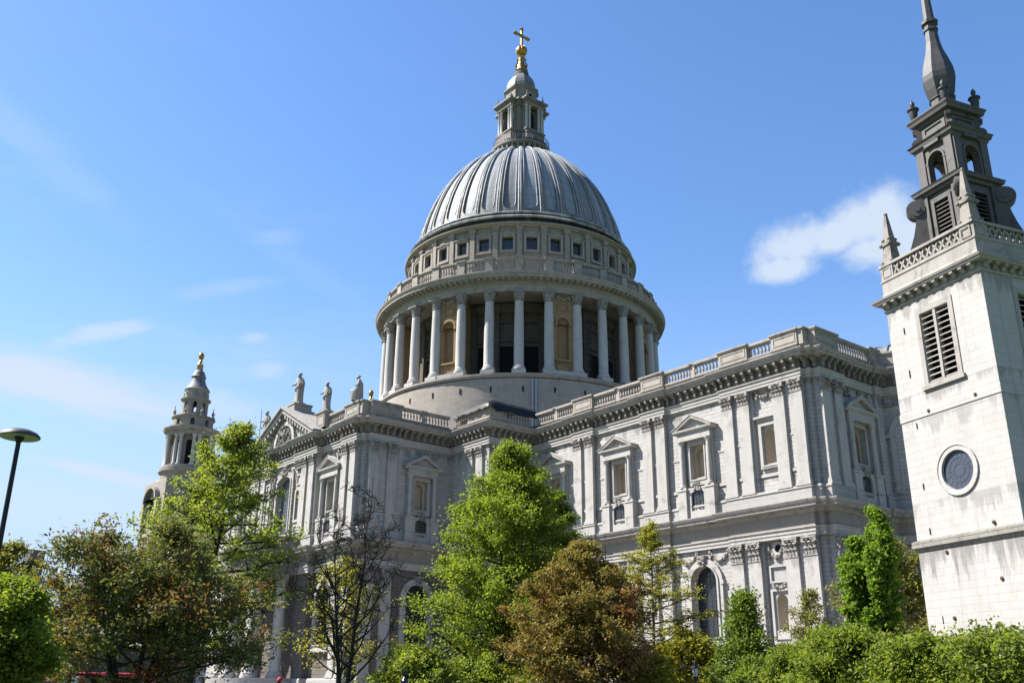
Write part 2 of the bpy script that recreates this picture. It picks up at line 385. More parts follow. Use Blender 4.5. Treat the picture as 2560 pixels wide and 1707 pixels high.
def obj(name, mb, mat, parent=None, smooth=None, uv='box', recalc=False):
    me = bpy.data.meshes.new(name); me.from_pydata(mb.v, [], mb.f); me.update()
    if recalc:
        bm = bmesh.new(); bm.from_mesh(me); bmesh.ops.recalc_face_normals(bm, faces=bm.faces); bm.to_mesh(me); bm.free()
    n = len(me.loops); vi = np.empty(n, 'i'); me.loops.foreach_get('vertex_index', vi)
    co = np.empty(len(me.vertices)*3); me.vertices.foreach_get('co', co); co = co.reshape(-1, 3)[vi]
    tot = np.empty(len(me.polygons), 'i'); me.polygons.foreach_get('loop_total', tot)
    nr = np.empty(len(me.polygons)*3); me.polygons.foreach_get('normal', nr); nr = np.repeat(nr.reshape(-1, 3), tot, 0)
    if uv == 'box':
        ax = np.abs(nr[:, 0]) > np.abs(nr[:, 1]); hz = np.abs(nr[:, 2]) > .8
        U = np.where(ax, co[:, 1], co[:, 0]); V = np.where(hz, co[:, 1], co[:, 2])
    else:
        cx, cy, rad = uv; a = np.arctan2(co[:, 1]-cy, co[:, 0]-cx)
        first = np.repeat(a[np.concatenate(([0], np.cumsum(tot)[:-1]))], tot)
        a = np.where(a-first > PI, a-2*PI, np.where(first-a > PI, a+2*PI, a)); U = a*rad; V = co[:, 2]
    ul = me.uv_layers.new(name='UVMap'); ul.data.foreach_set('uv', np.stack([U, V], 1).ravel().astype('f'))
    if smooth is not None:
        me.polygons.foreach_set('use_smooth', [True]*len(me.polygons)); me.set_sharp_from_angle(angle=R(smooth))
    me.materials.append(M[mat] if isinstance(mat, str) else mat)
    o = bpy.data.objects.new(name, me); C.objects.link(o)
    if parent is not None: o.parent = parent; o.matrix_parent_inverse = Matrix()
    return o
def thing(name, label, cat, loc=(0, 0, 0), rz=0., group=None):
    o = bpy.data.objects.new(name, None); C.objects.link(o); o.empty_display_size = .3
    o.location = loc; o.rotation_euler = (0, 0, rz); return tag(o, label, cat, group)
def tag(o, label, cat, group=None, kind=None):
    if label: o['label'] = label
    if cat: o['category'] = cat
    if group: o['group'] = group
    if kind: o['kind'] = kind
    return o
def structure(name, mb, mat):
    o = obj(name, mb, mat); o['kind'] = 'structure'; return o
def dup(o, parent=None):
    c = o.copy(); C.objects.link(c)
    if parent is not None: c.parent = parent
    for ch in list(o.children): dup(ch, c)
    return c

# ---------------------------------------------------------------- ground
def ground_z(x, y):
    d = math.hypot(x-CAM.x, y-CAM.y); s = min(1, max(0, (d-9)/22)); return .8*s*s*(3-2*s)
g = MB(); rings = [0, 4, 9, 12, 15, 18, 21, 24, 27, 31, 60, 120, 300, 900, 4000]
pts = [[(CAM.x+math.cos(2*PI*i/48)*r, CAM.y+math.sin(2*PI*i/48)*r) for i in range(48)] for r in rings[1:]]
c0 = (CAM.x, CAM.y, 0)
for i in range(48): g.poly([c0, *[(x, y, ground_z(x, y)) for x, y in (pts[0][i], pts[0][(i+1) % 48])]])
for a, b in zip(pts, pts[1:]):
    for i in range(48):
        j = (i+1) % 48; g.poly([(x, y, ground_z(x, y)) for x, y in (a[i], b[i], b[j], a[j])])
def grassmat():
    m, t, b, o = new_mat('lawn')
    pos = t.add('ShaderNodeNewGeometry').outputs['Position']
    n = t.noise(pos, .4, 6, .6); f = t.noise(pos, 25, 3, .7)
    c = t.mix(n, (.035, .075, .015), (.075, .12, .03)); c = t.mix(t.math('MULTIPLY', f, .5), c, (.03, .05, .012))
    t.l.new(c, b.inputs['Base Color']); P(b, rough=.9); return m
M['lawn'] = grassmat()
M['paving'] = stone('york_paving', (.33, .31, .28), (.9, .6, .012), .4, soot=.2)
M['asphalt'] = plain('asphalt', (.05, .05, .052), .85, 0, .3, .25, 3)
structure('ground', g, 'lawn')
pv = MB(); pv.box(W0, -140, 95, -60, 60, .7, .92); structure('churchyard_paving', pv, 'paving')
rd = MB(); rd.box(W0, -160, 130, -68, -60.2, .7, .812); structure('road', rd, 'asphalt')

# ---------------------------------------------------------------- cathedral
cath = thing('cathedral', 'great pale stone domed cathedral with columned drum and lead covered dome', 'cathedral')
Z_G, Z_L0, Z_LC, Z_L1, Z_MT = .6, 3.3, 12.75, 14.44, 17.31       # lower order: ground, base, capital, architrave, cornice top
Z_U0, Z_UC, Z_U1, Z_CT = 18.6, 26.9, 28.1, 30.5                  # upper order
BAL0, BAL1 = 31.15, 32.6

EAST = [(2.9, -36.95, ''), (2.9, -37.25, 's_mid'), (8.6, -37.25, ''), (8.6, -36.5, 's_bay'), (13.6, -36.5, ''), (13.6, -36.8, 's_pair'),
        (16.9, -36.8, ''), (16.9, -36.3, ''), (17.5, -36.3, ''), (17.5, -35.7, ''), (18.06, -35.7, 'te_pair'), (18.06, -31.7, ''), (17.76, -31.7, 'te_bay'),
        (17.76, -24.7, 'ba_s'), (25.1, -24.7, 'ba_e'), (25.1, -18.08, 'c_bay1'), (32.0, -18.08, ''), (32.0, -18.38, 'c_pair3'), (35.2, -18.38, ''),
        (35.2, -18.08, 'c_bay2'), (42.4, -18.08, ''), (42.4, -18.38, 'c_pair2'), (45.6, -18.38, ''), (45.6, -18.08, 'c_bay3'), (52.7, -18.08, ''),
        (52.7, -18.38, 'c_corner'), (61.7, -18.38, ''), (61.7, -17.9, ''), (62.3, -17.9, ''), (62.3, -17.4, ''), (63.0, -17.4, 'e_pair'), (63.0, -14.0, ''),
        (62.7, -14.0, 'e_bay'), (62.7, -8.8, ''), (63.0, -8.8, ''), (63.0, -7.5, 'apse')]
APSE = [(61.+7.9*math.cos(R(a)), 7.9*math.sin(R(a)), 'apse') for a in (-70, -63, -56, -49, -42, -35, -28, -21, -14, -7)]
WEST = [(-x, y) for x, y, k in EAST if x < 53][::-1]
WEST = [(-70.0, -18.08)]+[p for p in WEST if p[0] > -32]
SOUTH = [(x, y, 'nave' if x < -20 else 'west') for x, y in WEST]
SOUTH[-1] = (*SOUTH[-1][:2], 's_win')
SOUTH += EAST+APSE
LOOP = SOUTH+[(x, -y, 'north') for x, y, k in SOUTH[::-1]]
PATH = [(x, y) for x, y, k in LOOP]; KEYS = [k for x, y, k in LOOP]; KEYS[-1] = 'north'

def offset_path(path, d):
    m = MB(); m.sweep(path, [(d, 0), (d, 1)], True); return [m.v[2*i][:2] for i in range(len(path))]
INNER = offset_path(PATH, -.26)
# openings, in world x (south faces) or world y (east faces)
def aedh(c, v=1): return [(c-.85, c+.85, 21.1, 24.4)]
HOLE_UP = {'c_bay1': aedh(28.7), 'c_bay2': aedh(38.8), 'c_bay3': aedh(49.25), 'c_corner': [(56.15, 58.4, 18.62, 28.08)], 'te_bay': aedh(-28.6), 'e_bay': aedh(-11.7),
           's_bay': aedh(11.2), 's_win': [(-1.75, 1.75, 19.4, 26.6, .75)], 's_mid': [(3.75, 4.75, 20.9, 24.4, .5)]}
lw = lambda c: [(c-1.5, c+1.5, 6.7, 13.0, 1.5)]
HOLE_LO = {'c_bay1': lw(28.7), 'c_bay2': lw(38.8), 'c_bay3': lw(49.25), 'c_corner': [(56.15, 58.4, 3.4, 14.4)], 'te_bay': lw(-28.6), 'e_bay': [(-13.0, -10.4, 6.7, 13, 1.3)], 's_bay': lw(11.2)}
GROUPS = {'choir_wall': ('c_', 'e_'), 'transept_wall': ('s_', 'te_'), 'bastion_wall': ('ba_',), 'apse_wall': ('apse',), 'nave_wall': ('nave', 'west'), 'north_wall': ('north',)}
def seg_frame(i):
    p, q = INNER[i], INNER[(i+1) % len(INNER)]
    a = math.degrees(math.atan2(q[1]-p[1], q[0]-p[0])); L = math.hypot(q[0]-p[0], q[1]-p[1])
    return frame(p[0], p[1], a), L, p, q
for gname, pre in GROUPS.items():
    up, lo = MB(), MB()
    for i, k in enumerate(KEYS):
        nm = k
        if k == '':
            j = i
            while j > 0 and KEYS[j] == '': j -= 1
            nm = KEYS[j]
            if nm == '' : nm = 's_'
        if not nm.startswith(pre): continue
        F, L, p, q = seg_frame(i)
        def conv(hs):
            o = []
            for h in hs:
                base = p[0] if abs(q[0]-p[0]) > abs(q[1]-p[1]) else p[1]; o.append((h[0]-base, h[1]-base, *h[2:]))
            return o
        up.wall(F, 0, L, Z_MT-.1, Z_U1+.1, 0, conv(HOLE_UP.get(k, [])) if k else (), .32 if k == 'c_corner' else .5)
        lo.wall(F, 0, L, Z_G, Z_L1+.1, 0, conv(HOLE_LO.get(k, [])) if k else (), .32 if k == 'c_corner' else .6)
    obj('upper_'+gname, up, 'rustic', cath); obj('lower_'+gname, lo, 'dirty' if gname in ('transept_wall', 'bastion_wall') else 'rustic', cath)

# base plinth, middle entablature, dado of the upper order, main entablature, blocking course
def sweep_part(name, prof, mat, path=PATH, closed=True):
    m = MB(); m.sweep(path, prof, closed); return obj(name, m, mat, cath)
sweep_part('base_plinth', [(-.5, Z_G), (.3, Z_G), (.3, 2.6), (.15, 2.75), (.15, 3.1), (.05, 3.3), (-.5, 3.3)], 'ashlar')
sweep_part('lower_architrave', [(-.5, Z_L1), (.0, Z_L1), (.0, 14.72), (.06, 14.74), (.06, 15.02), (.17, 15.1), (.17, 15.18), (-.06, 15.2)], 'trim')
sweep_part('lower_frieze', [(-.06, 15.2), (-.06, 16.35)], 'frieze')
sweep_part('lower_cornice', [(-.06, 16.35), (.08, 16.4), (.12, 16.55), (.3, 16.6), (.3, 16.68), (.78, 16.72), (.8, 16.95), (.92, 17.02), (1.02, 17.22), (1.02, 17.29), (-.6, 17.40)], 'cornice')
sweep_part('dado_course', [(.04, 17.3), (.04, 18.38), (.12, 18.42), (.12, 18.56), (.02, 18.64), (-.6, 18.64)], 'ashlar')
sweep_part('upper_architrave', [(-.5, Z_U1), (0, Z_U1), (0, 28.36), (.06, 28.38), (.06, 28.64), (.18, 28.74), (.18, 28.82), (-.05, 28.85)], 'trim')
sweep_part('upper_frieze', [(-.05, 28.85), (-.05, 29.8)], 'shadedfrieze')
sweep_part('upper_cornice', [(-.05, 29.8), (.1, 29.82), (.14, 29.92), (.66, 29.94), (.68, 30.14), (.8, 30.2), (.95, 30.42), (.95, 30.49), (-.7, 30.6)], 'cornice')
sweep_part('blocking_course', [(-.12, 30.52), (-.12, 31.05), (-.06, 31.1), (-.06, 31.16), (-.95, 31.16), (-.95, 30.4)], 'drumtrim')
prof = [(-.06, 28.95), (.16, 28.95), (.26, 29.12), (.24, 29.42), (.42, 29.52), (.58, 29.62), (.6, 29.9), (-.06, 29.9)]
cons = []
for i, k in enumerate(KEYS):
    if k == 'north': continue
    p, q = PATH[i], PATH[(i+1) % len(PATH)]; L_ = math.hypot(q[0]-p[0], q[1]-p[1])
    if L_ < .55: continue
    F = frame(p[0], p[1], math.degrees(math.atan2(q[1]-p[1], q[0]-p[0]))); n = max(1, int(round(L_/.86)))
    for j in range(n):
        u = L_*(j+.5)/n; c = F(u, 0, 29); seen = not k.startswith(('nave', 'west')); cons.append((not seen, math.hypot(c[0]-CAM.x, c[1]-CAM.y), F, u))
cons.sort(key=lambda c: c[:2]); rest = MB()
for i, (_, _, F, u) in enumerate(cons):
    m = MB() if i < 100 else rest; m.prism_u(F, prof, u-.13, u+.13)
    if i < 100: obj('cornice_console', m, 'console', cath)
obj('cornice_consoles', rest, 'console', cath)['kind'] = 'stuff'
roof = MB(); roof.poly([(x, y, 30.45) for x, y in offset_path(PATH, -.9)]); obj('roof_deck', roof, 'leaddark', cath)

# ------------------------------------------------ parts of the facades
def leaf(mb, F, u, w, v, z0, z1, out):
    """a curling leaf: narrow foot, broad tip bent outwards"""
    h = z1-z0
    mb.prism_u(F, [(v, z0), (v+out*.45, z0), (v+out*.55, z0+h*.6), (v+out*1.5, z0+h*.86), (v+out*1.35, z1), (v+out*.5, z1), (v, z1)], u-w/2, u+w/2)
def capital_mesh(F, uc, w, z0, z1, back):
    m = MB(); h = z1-z0; hw = w/2
    m.box(F, uc-hw*.98, uc+hw*.98, back, -.02, z0, z1-.14*h)
    m.box(F, uc-hw*1.04, uc+hw*1.04, back, .05, z0, z0+.05*h)
    for k in range(4):
        leaf(m, F, uc-hw+w*(k+.5)/4, w*.19, -.02, z0+.05*h, z0+.42*h, .12)
    for k in range(3):
        leaf(m, F, uc-hw*.66+w*.66*k/2, w*.2, -.02, z0+.32*h, z0+.70*h, .17)
    for s in (-1, 1):
        c = uc+s*hw*.92
        m.prism(F, [(c+.17*math.cos(a*PI/4), z0+.76*h+.17*math.sin(a*PI/4)) for a in range(8)], -.1, .24)
        leaf(m, F, uc+s*hw*.35, w*.16, -.02, z0+.52*h, z0+.82*h, .14)
    m.box(F, uc-hw*1.16, uc+hw*1.16, back, .22, z1-.14*h, z1-.005)
    return m
def pilaster(F, uc, w, z0, zc, z1, back=-.28, mat='trim'):
    m = MB(); hw = w/2
    m.box(F, uc-hw, uc+hw, back, 0, z0+.55, zc)
    m.box(F, uc-hw-.14, uc+hw+.14, back, .14, z0, z0+.22); m.box(F, uc-hw-.10, uc+hw+.10, back, .10, z0+.22, z0+.38); m.box(F, uc-hw-.05, uc+hw+.05, back, .05, z0+.38, z0+.55)
    p = obj('pilaster', m, mat, cath)
    obj('capital', capital_mesh(F, uc, w, zc, z1, back), 'carved', p)
    return p
def garland(mb, F, u0, u1, z, sag, v, rad=.14, rng=random.Random(3)):
    n = 12; pts = []
    for i in range(n+1):
        s = i/n; pts.append(F(u0+(u1-u0)*s, v+.1, z-sag*math.sin(PI*s)))
    mb.tube(pts, [rad*(.6+.6*math.sin(PI*i/n)) for i in range(n+1)], 6)
    for i in range(n*3):
        s = rng.random(); c = F(u0+(u1-u0)*s, v+.1+rng.uniform(.02, .15), z-sag*math.sin(PI*s)+rng.uniform(-.14, .14)); r = rng.uniform(.06, .13)
        mb.lathe([(0.01, -r), (r*.8, -r*.5), (r, 0), (r*.7, r*.6), (.01, r)], 5, c[0], c[1], c[2])
    for uu in (u0, u1):
        mb.box(F, uu-.1, uu+.1, v, v+.2, z-sag*1.2, z+.12)
def small_col(F, uc, v, z0, z1, r, parent, mat='trim'):
    c = F(uc, v, 0); m = MB()
    m.lathe([(r*1.45, z0), (r*1.45, z0+.1), (r*1.2, z0+.14), (r*1.25, z0+.24), (r, z0+.3), (r*.99, z0+(z1-z0)*.4), (r*.86, z1-.42), (r*1.0, z1-.38), (r*.9, z1-.34), (r*1.15, z1-.2), (r*1.5, z1-.08), (r*1.5, z1)], 12, c[0], c[1])
    return obj('column', m, mat, parent, smooth=40)
def aedicule(F0, uc, vf=-.58, blindmat='tan'):
    F = lambda u, v, z: F0(u, vf+(v-vf)*.68 if v > vf else v, z)
    root = MB(); f = vf
    # base with pedestals and the small window opening
    root.wall(F, uc-1.2, uc+1.2, 17.42, 20.1, f+.75, [(uc-.78, uc+.78, 18.1, 19.98, .28)], .32)
    root.box(F, uc-1.25, uc+1.25, f-.02, f+.78, 20.1, 20.28)
    for s in (-1, 1):
        a, b = sorted((uc+s*1.18, uc+s*2.2)); root.box(F, a, b, f-.02, f+1.1, 17.42, 20.05)
        root.box(F, a-.1, b+.1, f-.02, f+1.2, 20.05, 20.2); root.box(F, a-.04, b+.04, f-.02, f+1.14, 20.2, 20.34)
    # architrave frame round the blind opening
    root.ring(F, [(uc-1.22, 20.5), (uc+1.22, 20.5), (uc+1.22, 24.85), (uc-1.22, 24.85)], [(uc-.85, 21.1), (uc+.85, 21.1), (uc+.85, 24.4), (uc-.85, 24.4)], f, f+.34)
    root.ring(F, [(uc-1.0, 20.95), (uc+1.0, 20.95), (uc+1.0, 24.55), (uc-1.0, 24.55)], [(uc-.86, 21.09), (uc+.86, 21.09), (uc+.86, 24.41), (uc-.86, 24.41)], f+.3, f+.44)
    root.box(F, uc-2.05, uc+2.05, f-.02, f+1.02, 24.87, 25.2); root.box(F, uc-2.0, uc+2.0, f-.02, f+.96, 25.2, 25.62)
    for s in (-1, 1): root.box(F, *sorted((uc+s*1.5, uc+s*1.62+s*.35)), f-.02, f+.5, 20.34, 24.86)
    a = obj('aedicule_window', root, 'trim', cath)
    pm = MB(); pm.prism_u(F, [(f, 25.62), (f+1.05, 25.62), (f+1.12, 25.72), (f+1.34, 25.76), (f+1.38, 25.94), (f, 25.96)], uc-2.42, uc+2.42)
    pm.prism(F, [(uc-2.1, 25.96), (uc+2.1, 25.96), (uc, 27.0)], f, f+.72)
    pm.prism(F, [(uc-2.46, 25.96), (uc-2.0, 25.96), (uc, 26.93), (uc+2.0, 25.96), (uc+2.46, 25.96), (uc, 27.22)], f, f+1.36)
    pm.prism(F, [(uc-2.54, 26.0), (uc-2.46, 25.965), (uc, 27.225), (uc+2.46, 25.965), (uc+2.54, 26.0), (uc, 27.32)], f, f+1.46)
    obj('pediment', pm, 'trim', a)
    for s in (-1, 1): small_col(F, uc+s*1.66, f+.72, 20.34, 24.86, .26, a)
    nm = MB(); nm.wall(F, uc-.86, uc+.86, 21.08, 24.42, f-.28, [(uc-.56, uc+.56, 21.35, 24.1, .56)], .42)
    nm.quad(F, (uc-.6, f-.70, 21.2), (uc+.6, f-.70, 21.2), (uc+.6, f-.70, 24.2), (uc-.6, f-.70, 24.2)); nm.box(F, uc-.85, uc+.85, f-.5, f-.1, 21.0, 21.28)
    obj('blind_niche', nm, blindmat, a)
    pn = MB(); pn.box(F, uc-.78, uc+.78, f+.42, f+.44, 18.1, 19.98)
    pane = obj('pane', pn, 'glass', a)
    br = MB()
    for x in (-.4, 0, .4): br.box(F, uc+x-.025, uc+x+.025, f+.44, f+.48, 18.1, 19.95)
    for z in (18.55, 19.0, 19.45): br.box(F, uc-.78, uc+.78, f+.44, f+.47, z-.02, z+.02)
    br.ring(F, [(uc-.02, 18.15), (uc+.52, 18.15), (uc+.52, 19.2), (uc-.02, 19.2)], [(uc+.06, 18.23), (uc+.44, 18.23), (uc+.44, 19.12), (uc+.06, 19.12)], f+.44, f+.52)
    obj('glazing_bars', br, 'iron', a)
    k = MB(); rg = random.Random(int(uc*10))
    for s in (-1, 0, 1):
        leaf(k, F, uc+s*.3, .24, f+.75, 19.95, 20.75, .16)
    for q in range(10):
        c = F(uc+rg.uniform(-.5, .5), f+.86, 20.25+rg.uniform(-.3, .3)); r = rg.uniform(.08, .15); k.lathe([(.01, -r), (r, 0), (.01, r)], 6, *c)
    obj('keystone_carving', k, 'carved', a)
    return a
def big_window(F, uc, vf=-.58, hw=1.5, z0=6.7, z1=13.0):
    fr = MB(); o = outline(uc-hw-.62, uc+hw+.62, z0-.5, z1+.62, hw+.62); i = outline(uc-hw, uc+hw, z0, z1, hw)
    fr.ring(F, o, i, vf, vf+.3)
    o2 = outline(uc-hw-.2, uc+hw+.2, z0-.1, z1+.2, hw+.2); fr.ring(F, o2, outline(uc-hw-.01, uc+hw+.01, z0, z1+.01, hw), vf+.28, vf+.42)
    fr.box(F, uc-hw-.75, uc+hw+.75, vf-.05, vf+.5, z0-.75, z0-.45)
    for s in (-1, 1): fr.box(F, *sorted((uc+s*(hw+.4), uc+s*(hw+.75))), vf-.02, vf+.36, z1-hw-.25, z1-hw+.1)
    a = obj('arched_window', fr, 'trim', cath)
    pn = MB(); pn.prism(F, outline(uc-hw, uc+hw, z0, z1, hw), vf-.62, vf-.60); obj('pane', pn, 'glass', a)
    br = MB()
    for k in range(1, 6): br.box(F, uc-hw+2*hw*k/6-.025, uc-hw+2*hw*k/6+.025, vf-.6, vf-.56, z0, z1-hw+.8*hw*math.sin(math.acos(abs(2*k/6-1)*.99)))
    nz = int((z1-hw-z0)/.42)
    for k in range(1, nz+2):
        z = z0+.42*k; br.box(F, uc-hw, uc+hw, vf-.6, vf-.57, z-.018, z+.018)
    br.ring(F, outline(uc-hw, uc+hw, z0, z1, hw), outline(uc-hw+.08, uc+hw-.08, z0+.08, z1-.08, hw-.08), vf-.6, vf-.5)
    br.ring(F, outline(uc-hw*.5, uc+hw*.5, z1-hw-.04, z1-hw*.5, hw*.5), outline(uc-hw*.5+.07, uc+hw*.5-.07, z1-hw+.03, z1-hw*.5-.07, hw*.5-.07), vf-.6, vf-.52)
    obj('glazing_bars', br, 'iron', a)
    k = MB(); rg = random.Random(int(uc))
    k.prism(F, [(uc-.2, z1-.1), (uc+.2, z1-.1), (uc+.34, z1+.9), (uc-.34, z1+.9)], vf, vf+.55)
    for q in range(12):
        c = F(uc+rg.uniform(-.35, .35), vf+.6, z1+.4+rg.uniform(-.4, .5)); r = rg.uniform(.08, .16); k.lathe([(.01, -r), (r, 0), (.01, r)], 6, *c)
    obj('keystone_carving', k, 'carved', a)
    return a
def festoons(F, spans, z, v, sag=.85):
    for a, b in spans:
        m = MB(); garland(m, F, a, b, z, sag, v); obj('festoon', m, 'carved', cath)

FS = frame(0, -18.4)                       # choir south wall: u = x
FT = frame(0, -36.8)                       # transept south front
FTm = frame(0, -37.25)                     # its projecting middle
FTE = frame(18.06, 0, 90)                  # transept east wall: u = y
FBS = frame(0, -24.7); FBE = frame(25.1, 0, 90)
FE = frame(63.0, 0, 90)                    # choir east wall
for uc in (32.7, 34.5, 43.1, 44.9, 53.4, 55.3, 59.15, 61.05):
    pilaster(FS, uc, 1.22, Z_U0, Z_UC, Z_U1); pilaster(FS, uc, 1.3, Z_L0, Z_LC, Z_L1)
for uc in (14.35, 16.2): pilaster(FT, uc, 1.18, Z_U0, Z_UC, Z_U1); pilaster(FT, uc, 1.25, Z_L0, Z_LC, Z_L1)
for uc in (-14.35, -16.2): pilaster(FT, uc, 1.18, Z_U0, Z_UC, Z_U1)
for s in (-1, 1):
    pilaster(FTm, s*7.4, 1.25, Z_U0, Z_UC, Z_U1); pilaster(FTm, s*5.55, 1.2, Z_U0, Z_UC, Z_U1)
for uc in (-35.0, -32.75): pilaster(FTE, uc, 1.2, Z_U0, Z_UC, Z_U1); pilaster(FTE, uc, 1.25, Z_L0, Z_LC, Z_L1)
for uc in (21.45, 23.3): pilaster(FBS, uc, 1.2, Z_U0, Z_UC, Z_U1)
for uc in (-23.6, -21.7): pilaster(FBE, uc, 1.2, Z_U0, Z_UC, Z_U1)
for uc in (-16.7, -14.8): pilaster(FE, uc, 1.2, Z_U0, Z_UC, Z_U1); pilaster(FE, uc, 1.25, Z_L0, Z_LC, Z_L1)
for uc in (28.7, 38.8, 49.25): aedicule(FS, uc); big_window(FS, uc)
aedicule(FT, 11.2); big_window(FT, 11.2); aedicule(FT, -11.2)
aedicule(FTE, -28.6); big_window(FTE, -28.6); aedicule(FE, -11.7); big_window(FE, -11.7, hw=1.3)
festoons(FS, [(25.9, 28.0), (29.4, 31.6), (35.7, 38.1), (39.5, 41.9), (46.1, 48.5), (50.0, 52.3)], 14.2, -.58)
festoons(FS, [(56.5, 58.1)], 27.9, -.6, .6); festoons(FS, [(56.5, 58.1)], 14.1, -.6, 1.1)
festoons(FT, [(9.0, 10.2), (12.2, 13.4)], 27.9, -.58, .9); festoons(FE, [(-13.6, -12.4), (-11.0, -9.4)], 27.9, -.58, .6)
festoons(FT, [(-2.5, -.6), (.6, 2.5)], 27.9, -.35, .7)
# thin string course through the upper order, between the pilasters
def course(F, a, b, v0, v1, z0, z1): m = MB(); m.box(F, a, b, v0, v1, z0, z1); obj('string_course', m, 'trim', cath)
for a, b in ((25.3, 26.4), (31.0, 32.0), (35.2, 36.5), (41.1, 42.4), (45.6, 46.95), (51.55, 52.7)): course(FS, a, b, -.6, -.46, 20.02, 20.3); course(FS, a, b, -.6, -.52, 23.2, 23.36)
for a, b in ((33.4, 33.8), (43.8, 44.2), (54.1, 54.6), (59.8, 60.4)): course(FS, a, b, -.3, -.18, 20.02, 20.3); course(FS, a, b, -.3, -.22, 23.2, 23.36)
course(FS, 56.0, 58.5, -.62, -.48, 20.02, 20.3)
for F_, c in ((FTE, -28.6), (FE, -11.7), (FT, 11.2)):
    for s in (-1, 1): course(F_, *sorted((c+s*2.3, c+s*2.75)), -.6, -.46, 20.02, 20.3)
# the niche bay beside the corner, upper and lower
nb = MB(); nb.wall(FS, 56.1, 58.45, 18.6, 28.1, -.6, [(57.03, 58.13, 21.2, 24.3, .55)], .5); obj('niche_bay_wall', nb, 'rustic', cath)
nf = MB(); nf.ring(FS, [(56.52, 20.75), (58.62, 20.75), (58.62, 25.0), (56.52, 25.0)], [(56.85, 21.05), (58.3, 21.05), (58.3, 24.62), (56.85, 24.62)], -.6, -.35)
nf.ring(FS, [(56.7, 20.9), (58.46, 20.9), (58.46, 24.84), (56.7, 24.84)], [(56.86, 21.06), (58.29, 21.06), (58.29, 24.61), (56.86, 24.61)], -.4, -.3)
nf.box(FS, 56.5, 58.66, -.6, -.23, 25.0, 25.3); nf.box(FS, 56.3, 58.85, -.6, -.03, 25.3, 25.48)
na = obj('niche_frame', nf, 'trim', cath)
nn = MB(); nn.lathe([(.55, 21.2), (.55, 23.75)]+[(.55*math.cos(a), 23.75+.55*math.sin(a)) for a in (.3, .6, .9, 1.2, 1.55)], 14, 57.58, -18.4+.62, 0, 0, PI); obj('niche', nn, 'tan', na, smooth=50)
nb = MB(); nb.wall(FS, 56.1, 58.45, 3.3, 14.45, -.6, [(56.85, 57.95, 7.1, 9.95, .55)], .5); nb.wall
obj('niche_bay_wall', nb, 'ashlar', cath)
pn_ = MB(); pn_.ring(FS, [(56.45, 10.9), (58.35, 10.9), (58.35, 12.35), (56.45, 12.35)], [(56.6, 11.05), (58.2, 11.05), (58.2, 12.2), (56.6, 12.2)], -.6, -.41); obj('panel_frame', pn_, 'trim', cath)
nf = MB(); nf.ring(FS, [(56.4, 5.9), (58.4, 5.9), (58.4, 10.4), (56.4, 10.4)], [(56.62, 6.1), (58.18, 6.1), (58.18, 10.2), (56.62, 10.2)], -.6, -.41)
NP_ = MB(); NP_.box(FS, 56.75, 58.05, -.6, -.45, 6.3, 7.0)
na = obj('niche_frame', nf, 'trim', cath)
nn = MB(); nn.lathe([(.55, 7.1), (.55, 9.4)]+[(.55*math.cos(a), 9.4+.55*math.sin(a)) for a in (.3, .6, .9, 1.2, 1.55)], 14, 57.4, -18.4+.62, 0, 0, PI); obj('niche', nn, 'tan', na, smooth=50)
obj('niche_panel', NP_, 'trim', na)
cv = MB(); garland(cv, FS, 56.7, 58.1, 10.75, .25, -.6, .12); garland(cv, FS, 56.6, 58.2, 5.7, .5, -.6, .16); garland(cv, FS, 56.6, 58.2, 5.2, .3, -.6, .16); obj('niche_carving', cv, 'carved', na)
ey = MB(); c_ = [(57.5+.36*math.cos(PI*i/8), 13.75+.36*math.sin(PI*i/8)) for i in range(16)]
ey.prism(FS, c_, -.66, -.57); e_ = obj('round_vent', ey, 'void', cath)
er = MB(); er.ring(FS, [(57.5+.58*math.cos(PI*i/8), 13.75+.58*math.sin(PI*i/8)) for i in range(16)], c_, -.6, -.43); obj('frame', er, 'trim', e_)

# transept front: great window, niche panels, pediment
gw = MB(); o_ = outline(-2.35, 2.35, 19.2, 27.2, 1.2); gw.ring(FTm, o_, outline(-1.75, 1.75, 19.4, 26.6, .75), -.6, -.3)
gw.ring(FTm, outline(-1.95, 1.95, 19.3, 26.8, .85), outline(-1.76, 1.76, 19.4, 26.61, .75), -.32, -.2); gw.box(FTm, -2.8, 2.8, -.9, .3, 18.62, 19.3); gw.box(FTm, -2.3, 2.3, -.9, .7, 18.0, 18.7)
a = obj('great_window', gw, 'trim', cath)
pn = MB(); pn.prism(FTm, outline(-1.75, 1.75, 19.4, 26.6, .75), -1.0, -.96); obj('pane', pn, 'blind', a)
br = MB()
for k in range(1, 16): br.box(FTm, -1.75, 1.75, -.96, -.94, 19.4+.44*k-.015, 19.4+.44*k+.015)
for k in (-1.17, -.58, 0, .58, 1.17): br.box(FTm, k-.02, k+.02, -.96, -.93, 19.4, 26.3)
obj('glazing_bars', br, 'iron', a)
lf = MB(); rg = random.Random(4)
for s in (-1, 1):
    lf.box(FTm, *sorted((s*2.5, s*2.62)), -.3, -.16, 18.7, 26.9); lf.box(FTm, *sorted((s*3.02, s*3.14)), -.1, .05, 18.7, 26.9)
    for k in range(20): leaf(lf, FTm, s*2.82, .3, -.3, 18.9+.4*k, 19.28+.4*k, .16)
for q in range(26):
    c = FTm(rg.uniform(-.55, .55), -.2, 27.0+rg.uniform(-.3, 1.0)); r = rg.uniform(.12, .25); lf.lathe([(.01, -r), (r, 0), (.01, r)], 6, *c)
obj('leaf_carving', lf, 'carved', a)
